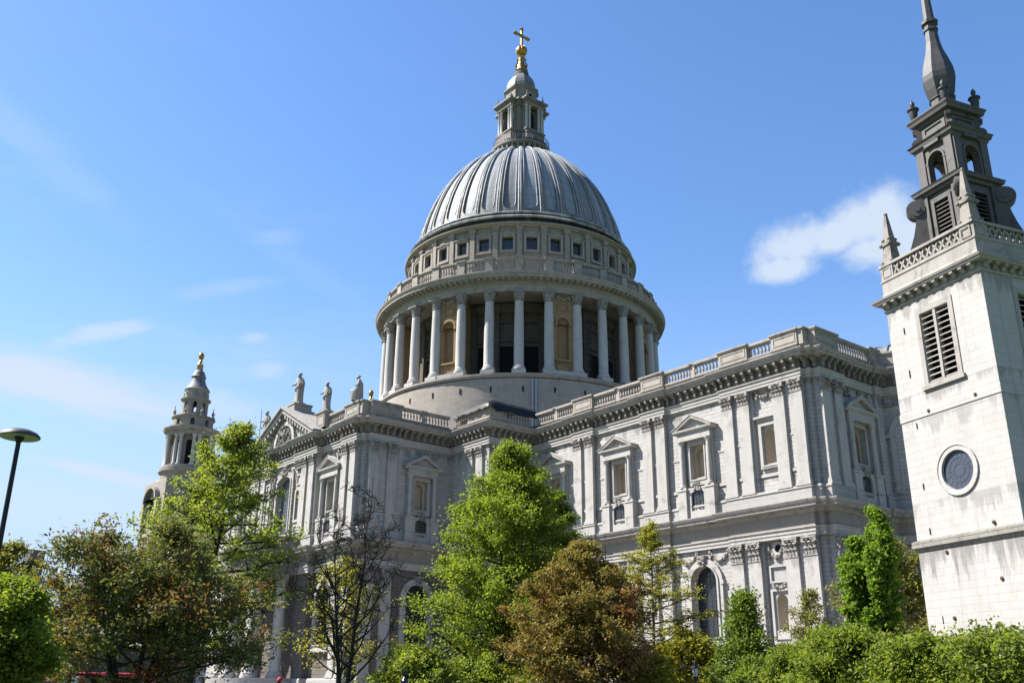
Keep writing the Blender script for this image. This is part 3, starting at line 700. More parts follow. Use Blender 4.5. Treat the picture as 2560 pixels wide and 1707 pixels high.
for s in (-1, 1):
    nf = MB(); x0, x1 = sorted((s*3.4, s*4.9)); F_ = FTm
    nf.ring(F_, outline(x0+.05, x1-.05, 20.6, 24.75, .7), outline(x0+.35, x1-.35, 20.9, 24.4, .4), -.28, -.12)
    nf.ring(F_, [(x0+.2, 25.0), (x1-.2, 25.0), (x1-.2, 26.3), (x0+.2, 26.3)], [(x0+.38, 25.18), (x1-.38, 25.18), (x1-.38, 26.12), (x0+.38, 26.12)], -.28, -.14)
    nf.ring(F_, [(x0+.2, 19.2), (x1-.2, 19.2), (x1-.2, 20.3), (x0+.2, 20.3)], [(x0+.38, 19.38), (x1-.38, 19.38), (x1-.38, 20.12), (x0+.38, 20.12)], -.28, -.14)
    na = obj('niche_frame', nf, 'trim', cath)
    nn = MB(); nn.prism(F_, outline(x0+.3, x1-.3, 20.8, 24.5, .4), -1.0, -.95); obj('niche', nn, 'tan', na)
    cm = capital_mesh(F_, s*4.15, 1.5, Z_UC, Z_U1, -.28); obj('capital', cm, 'carved', na)
pd_ = MB(); yb = .05
pd_.prism(FTm, [(-8.2, 30.5), (8.2, 30.5), (0, 34.9)], -3.0, -.1)
tymp = obj('pediment', pd_, 'ashlar', cath)
rk = MB()
rk.prism(FTm, [(-9.1, 30.55), (-8.0, 30.55), (0, 34.55), (8.0, 30.55), (9.1, 30.55), (0, 35.15)], -3.0, .85)
rk.prism(FTm, [(-9.5, 30.62), (-9.1, 30.555), (0, 35.155), (9.1, 30.555), (9.5, 30.62), (0, 35.45)], -3.0, 1.1)
rk.prism(FTm, [(-8.0, 30.56), (-7.6, 30.56), (0, 34.3), (7.6, 30.56), (8.0, 30.56), (0, 34.545)], -.1, .35)
for k in range(1, 11):
    for s in (-1, 1):
        u = s*8.3*k/11.2; z = 34.55-abs(u)*.5-.22; rk.box(FTm, u-.17, u+.17, -.1, .75, z-.3, z+.16)
obj('raking_cornice', rk, 'cornice', tymp)
rf = MB(); rf.prism(FTm, [(-9.4, 30.66), (9.4, 30.66), (0, 35.5)], -11.5, -2.9); obj('pediment_roof', rf, 'leaddark', tymp)
lu = MB(); lu.ring(FTm, outline(-2.75, 2.75, 30.6, 33.55, 2.75), outline(-2.2, 2.2, 30.62, 33.0, 2.2), -.1, .3)
lun = obj('lunette_frame', lu, 'trim', tymp)
cv = MB(); rg = random.Random(8); F_ = FTm
for q in range(60):       # a carved bird rising with spread wings: a crowd of small stone masses
    uu = rg.uniform(-1.9, 1.9); zz = 30.75+rg.random()*1.9*math.sqrt(max(.05, 1-(uu/2.1)**2)); r = rg.uniform(.12, .26)
    c = F_(uu, rg.uniform(-.05, .12), zz); cv.lathe([(.01, -r), (r*.8, -r*.4), (r, .1*r), (.01, r)], 6, *c)
for s in (-1, 1):
    for k in range(5): cv.tube([F_(s*.25, .15, 31.7), F_(s*(.6+.15*k), .25, 32.2+.1*k-.2*abs(k-2)), F_(s*(1.0+.2*k), .12, 32.6-.32*k)], [.16, .14, .05], 6)
cv.tube([F_(0, .1, 31.0), F_(0, .2, 31.8), F_(.1, .25, 32.4), F_(.25, .2, 32.6)], [.2, .42, .22, .1], 8)
obj('lunette_carving', cv, 'carved', tymp)
bk = MB(); bk.prism(FTm, outline(-2.25, 2.25, 30.6, 33.05, 2.25), -.12, -.06); obj('lunette_ground', bk, 'soffit', tymp)

# parapets: pedestals over the pilaster pairs, balusters between
BPROF = [(.085, 0), (.085, .06), (.05, .1), (.12, .3), (.135, .42), (.10, .58), (.055, .75), (.05, .8), (.085, .84), (.085, .9)]
def balustrade(F, u0, u1, v=-.5, z0=BAL0, z1=BAL1, pitch=.40, mat='drumtrim', parent=cath, n=1, name='balustrade', bs=1.):
    m = MB(); m.box(F, u0, u1, v-.22, v+.22, z0-.02, z0+.14, n); top = z1-.36
    m.box(F, u0, u1, v-.27, v+.27, top, top+.1, n); m.box(F, u0, u1, v-.33, v+.33, top+.1, z1-.06, n); m.box(F, u0, u1, v-.28, v+.28, z1-.06, z1, n)
    k = max(1, int(round((u1-u0)/pitch))); hh = (top-z0-.14)/.9
    for i in range(k):
        c = F(u0+(u1-u0)*(i+.5)/k, v, 0); m.lathe([(r*bs, z0+.14+z*hh) for r, z in BPROF], 8, c[0], c[1])
    return obj(name, m, mat, parent, smooth=35)
def pedestal(F, u0, u1, v0=-.95, v1=-.08, z0=BAL0, z1=BAL1+.06, panel=True, mat='drumtrim', parent=cath, n=1):
    m = MB(); m.box(F, u0, u1, v0, v1, z0-.03, z1-.28, n); m.box(F, u0-.08, u1+.08, v0-.08, v1+.1, z1-.28, z1-.14, n); m.box(F, u0-.15, u1+.15, v0-.15, v1+.18, z1-.14, z1, n)
    m.box(F, u0-.05, u1+.05, v0-.05, v1+.06, z0-.03, z0+.16, n)
    if panel and u1-u0 > 1.2: m.ring(F, [(u0+.18, z0+.3), (u1-.18, z0+.3), (u1-.18, z1-.42), (u0+.18, z1-.42)], [(u0+.3, z0+.42), (u1-.3, z0+.42), (u1-.3, z1-.54), (u0+.3, z1-.54)], v1-.01, v1+.05)
    return obj('parapet_pedestal', m, mat, parent)
for a, b in ((32.1, 35.1), (42.5, 45.5), (52.8, 56.1), (58.9, 61.65)): pedestal(FS, a, b)
for a, b in ((28.5, 29.0), (38.55, 39.05), (49.0, 49.5)): pedestal(FS, a, b, -.85, -.4, panel=False)
for a, b in ((25.2, 28.5), (29.0, 32.1), (35.1, 38.55), (39.05, 42.5), (45.5, 49.0), (49.5, 52.8), (56.1, 58.9)): balustrade(FS, a, b)
for a, b in ((13.7, 16.85), (-16.85, -13.7)): pedestal(FT, a, b)
for a, b in ((7.2, 9.3), (-9.3, -7.2)): pedestal(FT, a, b, -1.6, .2, z1=33.1)
for a, b in ((9.3, 13.7), (-13.7, -9.3)): balustrade(FT, a, b)
pedestal(FTE, -35.65, -31.75); balustrade(FTE, -31.75, -28.85); pedestal(FTE, -28.85, -28.35, -.85, -.4, panel=False); balustrade(FTE, -28.35, -25.0)
pedestal(FBS, 20.9, 24.95); balustrade(FBS, 17.9, 20.9); pedestal(FBE, -24.6, -22.1); balustrade(FBE, -22.1, -18.4)
pedestal(FE, -17.4, -14.0); balustrade(FE, -14.0, -8.8); pedestal(FE, -8.8, -7.3, z1=BAL1+.08)
pc = MB(); pc.box(W0, 60.9, 62.2, -18.2, -17.2, 31.12, 32.52); pc.box(W0, 60.8, 62.35, -18.35, -17.1, 32.52, 32.66); pc.box(W0, 16.2, 17.4, -36.6, -35.6, 31.12, 32.52); pc.box(W0, 16.1, 17.55, -36.75, -35.5, 32.52, 32.66); obj('parapet_pedestal', pc, 'drumtrim', cath)
# apse: blank parapet, ribbed lead half dome, tall window
ap = MB(); ap.lathe([(7.75, 30.5), (7.75, 32.1), (7.9, 32.15), (7.9, 32.35), (7.2, 32.35)], 24, 61, 0, 0, R(-80), R(80)); obj('apse_parapet', ap, 'drum', cath, uv=(61, 0, 7.7))
ad = MB(); ad.lathe([(7.3*math.cos(a), 31.9+2.6*math.sin(a)) for a in [R(q) for q in (0, 15, 30, 45, 60, 75, 89)]], 24, 61, 0, 0, R(-90), R(90))
ar = obj('apse_roof', ad, 'lead', cath, smooth=50, uv=(61, 0, 7))
rb = MB()
for k in range(13):
    a = R(-84+14*k); rb.tube([(61+math.cos(a)*7.34*math.cos(e), math.sin(a)*7.34*math.cos(e), 31.95+2.62*math.sin(e)) for e in [R(q) for q in (0, 15, 30, 45, 60, 75, 88)]], [.1]*7, 5)
obj('rib', rb, 'leadrib', ar)
F_ = polar(61, 0, 7.5)
uc = R(-58.5)*7.5; w_ = MB(); w_.prism(F_, outline(uc-1.6, uc+1.6, 19.2, 26.0, 1.6), -.2, .05); aw = obj('apse_window', w_, 'void', cath)
w_ = MB(); w_.ring(F_, outline(uc-2.05, uc+2.05, 19.0, 26.45, 2.05), outline(uc-1.6, uc+1.6, 19.2, 26.0, 1.6), -.2, .32); obj('frame', w_, 'trim', aw)
w_ = MB(); w_.box(F_, uc-3.2, uc-1.65, -.1, .4, 24.1, 24.42); obj('impost', w_, 'trim', aw)
cg = MB(); garland(cg, F_, uc-3.0, uc-.3, 27.7, .5, 0, .16); obj('festoon', cg, 'carved', cath)
# semicircular south porch
M['porchstone'] = stone('porch_stone', (.27, .24, .205), (1.3, .62, .012), .25, soot=.5, streak=.6)
po = MB(); a0, a1 = PI, 2*PI
po.lathe([(5.2, 14.4), (5.75, 14.4), (5.75, 15.1), (5.65, 15.15), (5.65, 16.3), (6.3, 16.5), (6.5, 16.9), (6.5, 17.05), (5.9, 17.1), (5.9, 18.4), (6.0, 18.45), (6.0, 18.6), (5.2, 18.6), (0.1, 19.6)], 40, 0, -37.2, 0, a0, a1)
porch = obj('porch', po, 'porchstone', cath, uv=(0, -37.2, 5.8))
sp = MB()
for k in range(9): sp.lathe([(9.6-.34*k, .8+.28*k), (9.6-.34*k, 1.08+.28*k), (.1, 1.08+.28*k)], 40, 0, -37.0, 0, a0, a1)
obj('steps', sp, 'ashlar', porch)
for k in range(6):
    a = PI+PI*(k+.5)/6; cx, cy = 5.3*math.cos(a), -37.2+5.3*math.sin(a); m = MB(); r = .62
    m.lathe([(r*1.5, 3.3), (r*1.5, 3.6), (r*1.35, 3.65), (r*1.38, 3.85), (r*1.1, 4.0), (r, 4.2), (r, 7.5), (r*.86, 12.9)], 18, cx, cy); c = obj('column', m, 'column', porch, smooth=40)
    m = MB(); m.lathe([(r*.9, 12.9), (r*1.0, 12.95), (r*.9, 13.0), (r*1.1, 13.5), (r*1.35, 14.1), (r*1.5, 14.25), (r*1.5, 14.42)], 10, cx, cy); obj('capital', m, 'carved', c)

# ------------------------------------------------ drum, peristyle
DR = 20.35
db = MB(); db.lathe([(21.3, 29.5), (21.25, 40.2)], 96); obj('drum_base', db, 'drum', cath, smooth=30, uv=(0, 0, 21.3))
dm = MB(); dm.lathe([(21.25, 40.3), (21.36, 40.38), (21.4, 40.5), (21.52, 40.6), (21.52, 40.85), (16.0, 40.95)], 96); obj('drum_moulding', dm, 'drumtrim', cath)
PF = polar(0, 0, 21.3)
sl_ = MB()
for k in range(32):
    a = R(-39.375+11.25*k+1.5); sl_.box(PF, a*21.3-.11, a*21.3+.11, -.3, .012, 38.4, 39.1)
obj('drain_slots', sl_, 'void', cath)
IN = polar(0, 0, 16.2)
iw = MB(); holes = []
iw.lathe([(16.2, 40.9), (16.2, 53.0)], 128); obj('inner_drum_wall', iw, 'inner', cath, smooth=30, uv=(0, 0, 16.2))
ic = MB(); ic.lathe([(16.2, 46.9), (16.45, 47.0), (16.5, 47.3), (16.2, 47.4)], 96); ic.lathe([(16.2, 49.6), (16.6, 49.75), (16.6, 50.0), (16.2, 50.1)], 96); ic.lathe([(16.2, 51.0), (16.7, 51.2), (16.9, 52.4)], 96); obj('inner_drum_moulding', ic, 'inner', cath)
STEP = 11.25*PI/180
def colaz(k): return R(-39.375)+STEP*k
niche = lambda k: k % 4 == 1                       # solid bay between column k and k+1
COLP = [(.86, 41.0), (.86, 41.2), (.80, 41.5), (.90, 41.55), (.90, 41.75), (.78, 41.85), (.80, 42.0), (.70, 42.1), (.665, 42.25), (.665, 45.5), (.63, 48.5), (.575, 51.2)]
colm = MB(); colm.lathe(COLP, 20); colm.box(W0, -.92, .92, -.92, .92, 40.95, 41.45)
capm = MB(); capm.lathe([(.58, 51.2), (.66, 51.24), (.58, 51.3), (.62, 51.8), (.78, 52.2), (.95, 52.45)], 14)
for k in range(8):
    Fk = polar(0, 0, .6); leaf(capm, Fk, .6*(k*PI/4), .34, 0, 51.3, 51.8, .1); leaf(capm, Fk, .6*(k*PI/4+PI/8), .34, .02, 51.6, 52.25, .13)
capm.box(W0, -.9, .9, -.9, .9, 52.42, 52.6)
proto = None
for k in range(32):
    a = colaz(k)
    if proto is None:
        proto = obj('peristyle_column', colm, 'column', cath, smooth=40); cp_ = obj('capital', capm, 'carved', proto); c = proto
    else:
        c = proto.copy(); C.objects.link(c); c2 = cp_.copy(); C.objects.link(c2); c2.parent = c
    c.location = (math.cos(a)*DR, math.sin(a)*DR, 0); c.rotation_euler = (0, 0, a)
for k in range(32):
    a = colaz(k); am = a+STEP/2
    if niche(k):
        F = polar(0, 0, DR); h = STEP*DR/2-.35; uc = am*DR
        m = MB(); m.wall(F, uc-h, uc+h, 41.4, 52.6, -.15, [(uc-.82, uc+.82, 43.3, 49.2, .82)], .7, step=.5)
        m.box(F, uc-h, uc+h, -3.9, -.85, 41.4, 52.55, 3); m.box(F, uc-h, uc-h+.15, -.9, -.16, 41.4, 52.55); m.box(F, uc+h-.15, uc+h, -.9, -.16, 41.4, 52.55)
        nb = obj('niche_bay', m, 'ochre', cath)
        m = MB(); m.ring(F, outline(uc-1.12, uc+1.12, 48.2, 49.6, 1.22), outline(uc-.84, uc+.84, 48.2, 49.25, .86), -.15, 0.02)
        for s in (-1, 1): m.box(F, *sorted((uc+s*.84, uc+s*1.2)), -.15, .1, 48.0, 48.3)
        m2 = MB(); m2.ring(F, [(uc-.8, 50.2), (uc+.8, 50.2), (uc+.8, 51.3), (uc-.8, 51.3)], [(uc-.68, 50.32), (uc+.68, 50.32), (uc+.68, 51.18), (uc-.68, 51.18)], -.15, 0)
        obj('panel_frame', m2, 'ochre', nb); m2 = MB(); m2.box(F, uc-1.1, uc+1.1, -.15, .16, 43.05, 43.28); obj('niche_sill', m2, 'ochre', nb); m2 = MB(); m2.ring(F, [(uc-.9, 41.75), (uc+.9, 41.75), (uc+.9, 42.9), (uc-.9, 42.9)], [(uc-.78, 41.87), (uc+.78, 41.87), (uc+.78, 42.78), (uc-.78, 42.78)], -.15, 0)
        obj('panel_frame', m2, 'ochre', nb); obj('niche_frame', m, 'ochre', nb)
        m = MB()
        for q in range(9):
            t_ = PI*(q+.5)/9; m.tube([F(uc, -.5, 48.4), F(uc+.42*math.cos(t_), -.48, 48.4+.42*math.sin(t_)), F(uc+.78*math.cos(t_), -.3, 48.4+.78*math.sin(t_))], [.04, .08, .12], 5)
        obj('shell_carving', m, 'ochre', nb)
        m = MB(); garland(m, F, uc-.9, uc+.9, 52.35, .5, -.15, .16); obj('garland_carving', m, 'carved', nb)
        m = MB(); m.box(F, uc-h-.9, uc+h+.9, -1.0, .86, 40.94, 41.44, 5); obj('niche_base', m, 'column', nb)
    else:
        F = polar(0, 0, 16.2); uc = am*16.2
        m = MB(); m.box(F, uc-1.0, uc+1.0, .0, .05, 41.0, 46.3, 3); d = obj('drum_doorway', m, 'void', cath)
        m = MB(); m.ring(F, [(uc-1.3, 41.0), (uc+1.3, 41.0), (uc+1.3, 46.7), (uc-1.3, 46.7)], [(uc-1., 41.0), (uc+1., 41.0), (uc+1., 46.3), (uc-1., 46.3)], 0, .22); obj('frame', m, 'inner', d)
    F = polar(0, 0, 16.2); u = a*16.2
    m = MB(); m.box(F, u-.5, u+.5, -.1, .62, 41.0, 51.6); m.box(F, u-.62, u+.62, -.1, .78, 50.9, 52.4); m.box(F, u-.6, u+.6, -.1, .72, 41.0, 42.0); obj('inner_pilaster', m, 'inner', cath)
pe = MB(); pe.lathe([(16.1, 52.75), (19.85, 52.72), (19.85, 52.6), (20.85, 52.6), (20.85, 52.95), (20.92, 52.97), (20.92, 53.3), (21.0, 53.34), (21.0, 53.42)], 128); obj('peristyle_architrave', pe, 'drumtrim', cath, smooth=25, uv=(0, 0, 20.8))
pe = MB(); pe.lathe([(21.0, 53.42), (20.82, 53.44), (20.8, 54.0)], 128); obj('peristyle_frieze', pe, 'drum', cath, uv=(0, 0, 20.8))
pe = MB(); pe.lathe([(20.8, 54.0), (20.95, 54.05), (21.0, 54.2), (22.0, 54.25), (22.02, 54.55), (22.12, 54.6), (22.25, 54.85), (22.25, 54.95), (20.9, 55.12), (20.9, 55.55), (16, 55.6)], 128); obj('peristyle_cornice', pe, 'drumtrim', cath, smooth=25, uv=(0, 0, 22))
dt = MB(); F = polar(0, 0, 21.)
for k in range(160): u = 2*PI*21*k/160; dt.box(F, u-.2, u+.2, -.05, .8, 54.02, 54.22)
obj('peristyle_dentils', dt, 'drumtrim', cath)
F = polar(0, 0, 20.9)
for k in range(32):
    a = colaz(k); pedestal(F, a*20.9-.55, a*20.9+.55, -.55, .05, 55.55, 57.55, False); balustrade(F, a*20.9+.55, (a+STEP)*20.9-.55, -.25, 55.55, 57.5, .44, n=3, bs=1.2)
# attic with square windows
F = polar(0, 0, 17.3); m = MB(); hs = []
for k in range(32):
    u = (colaz(k)+STEP/2)*17.3; hs.append((u-.78, u+.78, 60.3, 62.3))
u0_ = colaz(0)*17.3
m.wall(F, u0_, u0_+2*PI*17.3, 55.4, 63.9, 0, hs, .5, step=.6); obj('attic_wall', m, 'attic', cath, uv=(0, 0, 17.3))
tops = MB()
for k in range(32):
    a = colaz(k); u = a*17.3; uw = u+STEP*17.3/2
    m = MB(); m.box(F, u-.36, u+.36, 0, .32, 58.0, 63.3); m.box(F, u-.5, u+.5, 0, .45, 63.3, 63.9); obj('attic_pilaster', m, 'attic', cath)
    m = MB(); m.ring(F, [(uw-1.08, 60.0), (uw+1.08, 60.0), (uw+1.08, 62.6), (uw-1.08, 62.6)], [(uw-.78, 60.3), (uw+.78, 60.3), (uw+.78, 62.3), (uw-.78, 62.3)], 0, .2); m.box(F, uw-1.15, uw+1.15, 0, .3, 59.85, 60.02); m.box(F, uw-1.2, uw+1.2, 0, .34, 62.6, 62.78); m.box(F, uw-.45, uw+.45, 0, .36, 62.78, 62.98)
    wn = obj('attic_window', m, 'drumtrim', cath)
    m = MB(); m.box(F, uw-.78, uw+.78, -.5, -.46, 60.3, 62.3, 2); obj('pane', m, 'glass', wn)
    m = MB(); m.box(F, uw-.03, uw+.03, -.46, -.42, 60.3, 62.3)
    for z in (60.8, 61.3, 61.8): m.box(F, uw-.78, uw+.78, -.46, -.43, z-.025, z+.025, 2)
    obj('glazing_bars', m, 'iron', wn)
    tops.box(F, u-.55, u+.55, 0, .5, 63.9, 64.35, 2)
m = MB(); m.lathe([(17.3, 63.85), (17.75, 63.9), (17.8, 64.05), (18.15, 64.1), (18.2, 64.3), (17.2, 64.45)], 128); ac = obj('attic_cornice', m, 'drumtrim', cath, smooth=25); obj('cornice_block', tops, 'drumtrim', ac)
m = MB(); m.lathe([(17.2, 64.3), (17.35, 64.5), (17.2, 65.2), (17.5, 65.3), (17.62, 65.45), (17.5, 65.62), (17.05, 65.7), (16.95, 66.2)], 128); obj('dome_skirt', m, 'skirt', cath, smooth=35, uv=(0, 0, 17))
m = MB(); m.lathe([(16.95, 66.15), (17.15, 66.2), (17.22, 66.34), (17.15, 66.48), (16.6, 66.55)], 128); obj('dome_roll', m, 'leadroll', cath, smooth=60, uv=(0, 0, 17))
m = MB(); m.lathe([(17.44, 65.28), (17.66, 65.36), (17.74, 65.5), (17.64, 65.64), (17.4, 65.68)], 128); obj('dome_roll', m, 'leadroll', cath, smooth=60, uv=(0, 0, 17))
# ------------------------------------------------ dome: recessed panels with rounded feet between raised ribs
A_, Z0_, B_ = 16.5, 62.0, 23.0
def dome_r(z): return A_*math.sqrt(max(0, 1-((z-Z0_)/B_)**2))
TH = [math.asin((66.4-62)/23)+(math.asin((84.2-62)/23)-math.asin((66.4-62)/23))*i/44 for i in range(45)]
def dome_pt(th, az, off=0.):
    r = A_*math.cos(th); z = Z0_+B_*math.sin(th); nr, nz = math.cos(th)/A_, math.sin(th)/B_; l = math.hypot(nr, nz)
    return ((r+off*nr/l)*math.cos(az), (r+off*nr/l)*math.sin(az), z+off*nz/l)
m = MB(); S_ = 256
for th in TH:
    for i in range(S_): m.v.append(dome_pt(th, 2*PI*i/S_))
for j in range(len(TH)-1):
    for i in range(S_): q = (i+1) % S_; m.f.append([j*S_+i, j*S_+q, (j+1)*S_+q, (j+1)*S_+i])
dome = obj('dome', m, 'lead', cath, smooth=50, uv=(0, 0, 12))
rib = MB(); roll = MB()
thA = TH[0]; arc0 = math.asin((67.3-62)/23); half = STEP*.5
def rib_half(th):
    base = .215*STEP
    pw = half-base                                     # half width of the panel
    hgt = (th-arc0)*(A_*.93)/(A_*math.cos(th))         # arc length above the panel's foot, as an angle of azimuth
    if hgt <= 0: return half*.999
    if hgt >= pw: return base
    return half-math.sqrt(pw*pw-(pw-hgt)**2)
ths = sorted(set(TH+[arc0+(R(5.6))*i/14*.9 for i in range(15)]))
OFF = .22
k0 = []
for th in ths:
    h = rib_half(th); k0.append(len(rib.v)); rib.v += [dome_pt(th, -h, -.02), dome_pt(th, -h, OFF), dome_pt(th, -h*.5, OFF), dome_pt(th, 0, OFF), dome_pt(th, h*.5, OFF), dome_pt(th, h, OFF), dome_pt(th, h, -.02)]
for a, b in zip(k0, k0[1:]):
    for q in range(6): rib.f.append([a+q, a+q+1, b+q+1, b+q])
upper = [th for th in ths if th > arc0+.02]
for s in (-1, 1):
    roll.tube([dome_pt(th, s*(rib_half(th)-.004), OFF-.02) for th in upper], [.075]*len(upper), 6)
    roll.tube([dome_pt(th, s*.045*STEP, OFF+.03) for th in ths], [.14]*len(ths), 6)
ribo = obj('rib', rib, 'leadrib', dome, smooth=40, uv=(0, 0, 12)); ro = obj('roll', roll, 'leadroll', ribo, smooth=60, uv=(0, 0, 12))
# the panel roll stands proud of the panel foot
for k in range(32):
    if k == 0: ribo.rotation_euler = (0, 0, colaz(0)); continue
    c = ribo.copy(); C.objects.link(c); c.rotation_euler = (0, 0, colaz(k)); c2 = ro.copy(); C.objects.link(c2); c2.parent = c

# ------------------------------------------------ lantern
lan = MB(); lan.lathe([(5.2, 83.2), (4.9, 83.9), (4.35, 84.2), (4.3, 85.2), (4.7, 85.45), (4.95, 85.6), (4.95, 85.95), (3.0, 86.0)], 48)
lant = obj('lantern', lan, 'lanternstone', cath, smooth=30, uv=(0, 0, 4.5))
m = MB(); F = polar(0, 0, 4.3)
for k in range(32): u = 2*PI*4.3*k/32; m.box(F, u-.14, u+.14, -.1, .5, 84.3, 85.5)
obj('lantern_bracket', m, 'lanternstone', lant)
m = MB(); m.lathe([(4.62, 87.35), (4.7, 87.35), (4.7, 87.45), (4.62, 87.45), (4.62, 87.35)], 48)
m.lathe([(4.64, 86.0), (4.68, 86.0), (4.68, 86.1), (4.64, 86.1)], 48)
for k in range(72): a = 2*PI*k/72; m.tube([(4.66*math.cos(a), 4.66*math.sin(a), 85.95), (4.66*math.cos(a), 4.66*math.sin(a), 87.4)], [.03]*2, 4)
m.lathe([(4.6, 86.0), (4.6, 86.55)], 48)
obj('balcony_railing', m, 'iron', lant)
m = MB(); m.box(W0, -2.5, 2.5, -2.5, 2.5, 85.9, 93.2)
for s in (-1, 1):                                  # four projecting faces on a core with cut corners
    m.box(W0, -1.9, 1.9, s*2.45, s*3.75, 85.95, 88.35); m.box(W0, s*2.45, s*3.75, -1.9, 1.9, 85.95, 88.35)
    m.box(W0, -2.05, 2.05, s*2.45, s*3.9, 88.35, 88.6); m.box(W0, s*2.45, s*3.9, -2.05, 2.05, 88.35, 88.6)
obj('lantern_core', m, 'lanternstone', lant)
m = MB()
for s in (-1, 1):
    m.box(W0, -1.95, 1.95, s*2.4, s*3.75, 93.2, 93.85); m.box(W0, s*2.4, s*3.75, -1.95, 1.95, 93.2, 93.85)
    m.box(W0, -2.2, 2.2, s*2.4, s*4.0, 93.85, 94.1); m.box(W0, s*2.4, s*4.0, -2.2, 2.2, 93.85, 94.1)
    m.box(W0, -2.4, 2.4, s*2.4, s*4.2, 94.1, 94.4); m.box(W0, s*2.4, s*4.2, -2.4, 2.4, 94.1, 94.4)
m.box(W0, -2.75, 2.75, -2.75, 2.75, 93.2, 94.1); m.box(W0, -3.0, 3.0, -3.0, 3.0, 94.1, 94.42)
obj('lantern_entablature', m, 'lanternstone', lant)
for q in range(4):
    F = frame(0, 0, 90*q)
    m = MB(); m.prism(F, outline(-.62, .62, 88.7, 92.7, .62), 2.4, 2.56); obj('opening', m, 'void', lant)
    for x in (-1.62, -.98, .98, 1.62):
        c = F(x, 3.35, 0); m = MB(); m.lathe([(.3, 88.6), (.3, 88.8), (.24, 88.9), (.235, 90.5), (.2, 92.7), (.24, 92.75), (.22, 92.85), (.33, 93.2)], 10, c[0], c[1]); obj('lantern_column', m, 'column', lant, smooth=40)
    for x in (-1.3, 1.3):
        m = MB(); m.box(F, x-.5, x+.5, 2.4, 3.0, 88.6, 93.2); obj('lantern_pier', m, 'lanternstone', lant)
    for x in (-1.7, 1.7):
        c = F(x, 3.6, 0); m = MB(); m.lathe([(.2, 94.4), (.12, 94.5), (.1, 94.65), (.22, 94.8), (.25, 95.0), (.12, 95.15), (.16, 95.2), (.05, 95.4), (.09, 95.7), (.01, 96.0)], 8, c[0], c[1]); obj('urn', m, 'lanternstone', lant)
o8 = [(2.45, -1.35), (2.45, 1.35), (1.35, 2.45), (-1.35, 2.45), (-2.45, 1.35), (-2.45, -1.35), (-1.35, -2.45), (1.35, -2.45)]
m = MB(); m.sweep(o8, [(-2.0, 94.4), (0.05, 94.4), (.05, 94.9), (-.12, 95.0), (-.12, 97.2), (.0, 97.3), (.12, 97.5), (.22, 97.55), (.22, 97.8), (-.3, 97.9)], True); obj('lantern_attic', m, 'lanternstone', lant)
for q in range(4):
    F = frame(0, 0, 90*q); m = MB()
    m.prism(F, [(.42*math.cos(PI*i/8), 96.1+.42*math.sin(PI*i/8)) for i in range(16)], 2.2, 2.36); oc = obj('round_opening', m, 'void', lant)
    m = MB(); m.ring(F, [(.6*math.cos(PI*i/8), 96.1+.6*math.sin(PI*i/8)) for i in range(16)], [(.42*math.cos(PI*i/8), 96.1+.42*math.sin(PI*i/8)) for i in range(16)], 2.3, 2.5); obj('frame', m, 'trim', oc)
m = MB(); m.sweep([(x*.5, y*.5) for x, y in o8], [(.95, 97.85), (1.1, 98.0), (1.05, 98.7), (.9, 99.4), (.6, 100.1), (.15, 100.8), (-.15, 101.15), (-.2, 101.4)], True); obj('cupola', m, 'leaddark', lant)
m = MB()
for a in range(8):
    t_ = R(22.5+45*a); m.tube([(math.cos(t_)*r, math.sin(t_)*r, z) for r, z in ((2.42, 97.95), (2.36, 98.7), (2.2, 99.4), (1.85, 100.1), (1.35, 100.85), (1.0, 101.3))], [.1]*6, 5)
obj('cupola_rib', m, 'leadrib', lant)
m = MB(); m.lathe([(1.35, 101.1), (1.3, 101.4), (1.15, 101.6), (1.2, 101.9), (.95, 102.1), (.8, 102.3)], 16); obj('finial_base', m, 'soffit', lant)
m = MB(); m.lathe([(.8, 102.2), (.95, 102.35), (.75, 102.9), (.82, 103.2), (.6, 103.5), (.5, 104.3), (.62, 104.6), (.5, 104.9), (.66, 105.2), (.5, 105.4)], 16)
for k in range(4):
    a = PI/4+k*PI/2; m.tube([(math.cos(a)*r, math.sin(a)*r, z) for r, z in ((.95, 102.3), (.85, 102.9), (.95, 103.4), (.7, 104.0), (.72, 104.8))], [.16, .14, .17, .1, .12], 6)
fin = obj('gilded_finial', m, 'gold', lant, smooth=50)
m = MB(); m.lathe([(.01, 105.35), (.5, 105.5), (.85, 105.9), (.96, 106.4), (.85, 106.9), (.5, 107.3), (.2, 107.45)], 20)
for k in range(10):
    a = 2*PI*k/10; m.tube([(math.cos(a)*r, math.sin(a)*r, z) for r, z in ((.5, 105.5), (.86, 105.9), (.98, 106.4), (.86, 106.9), (.5, 107.3))], [.05]*5, 4)
obj('ball', m, 'gold', fin, smooth=50)
m = MB(); m.box(W0, -.17, .17, -.17, .17, 107.3, 111.0); m.box(W0, -.16, .16, -1.5, 1.5, 109.35, 109.7); m.lathe([(.4, 107.35), (.3, 107.6), (.17, 108.0)], 8)
for y, z in ((-1.5, 109.52), (1.5, 109.52), (0, 111.0)):
    m.lathe([(.01, -.36), (.26, -.2), (.34, 0), (.26, .2), (.01, .36)], 8, 0, y, z)
for s in (-1, 1):
    m.tube([(0, s*1.25, 109.95), (0, s*1.5, 109.52), (0, s*1.25, 109.1)], [.12, .14, .12], 5); m.tube([(0, s*.15, 109.2), (0, s*.7, 109.52), (0, s*.15, 109.85)], [.1, .09, .1], 5)
m.tube([(0, -.35, 110.75), (0, 0, 111.1), (0, .35, 110.75)], [.12, .14, .12], 5); m.tube([(0, -.2, 109.5), (0, 0, 110.4), (0, .2, 109.5)], [.1]*3, 5)
obj('cross', m, 'gold', fin)

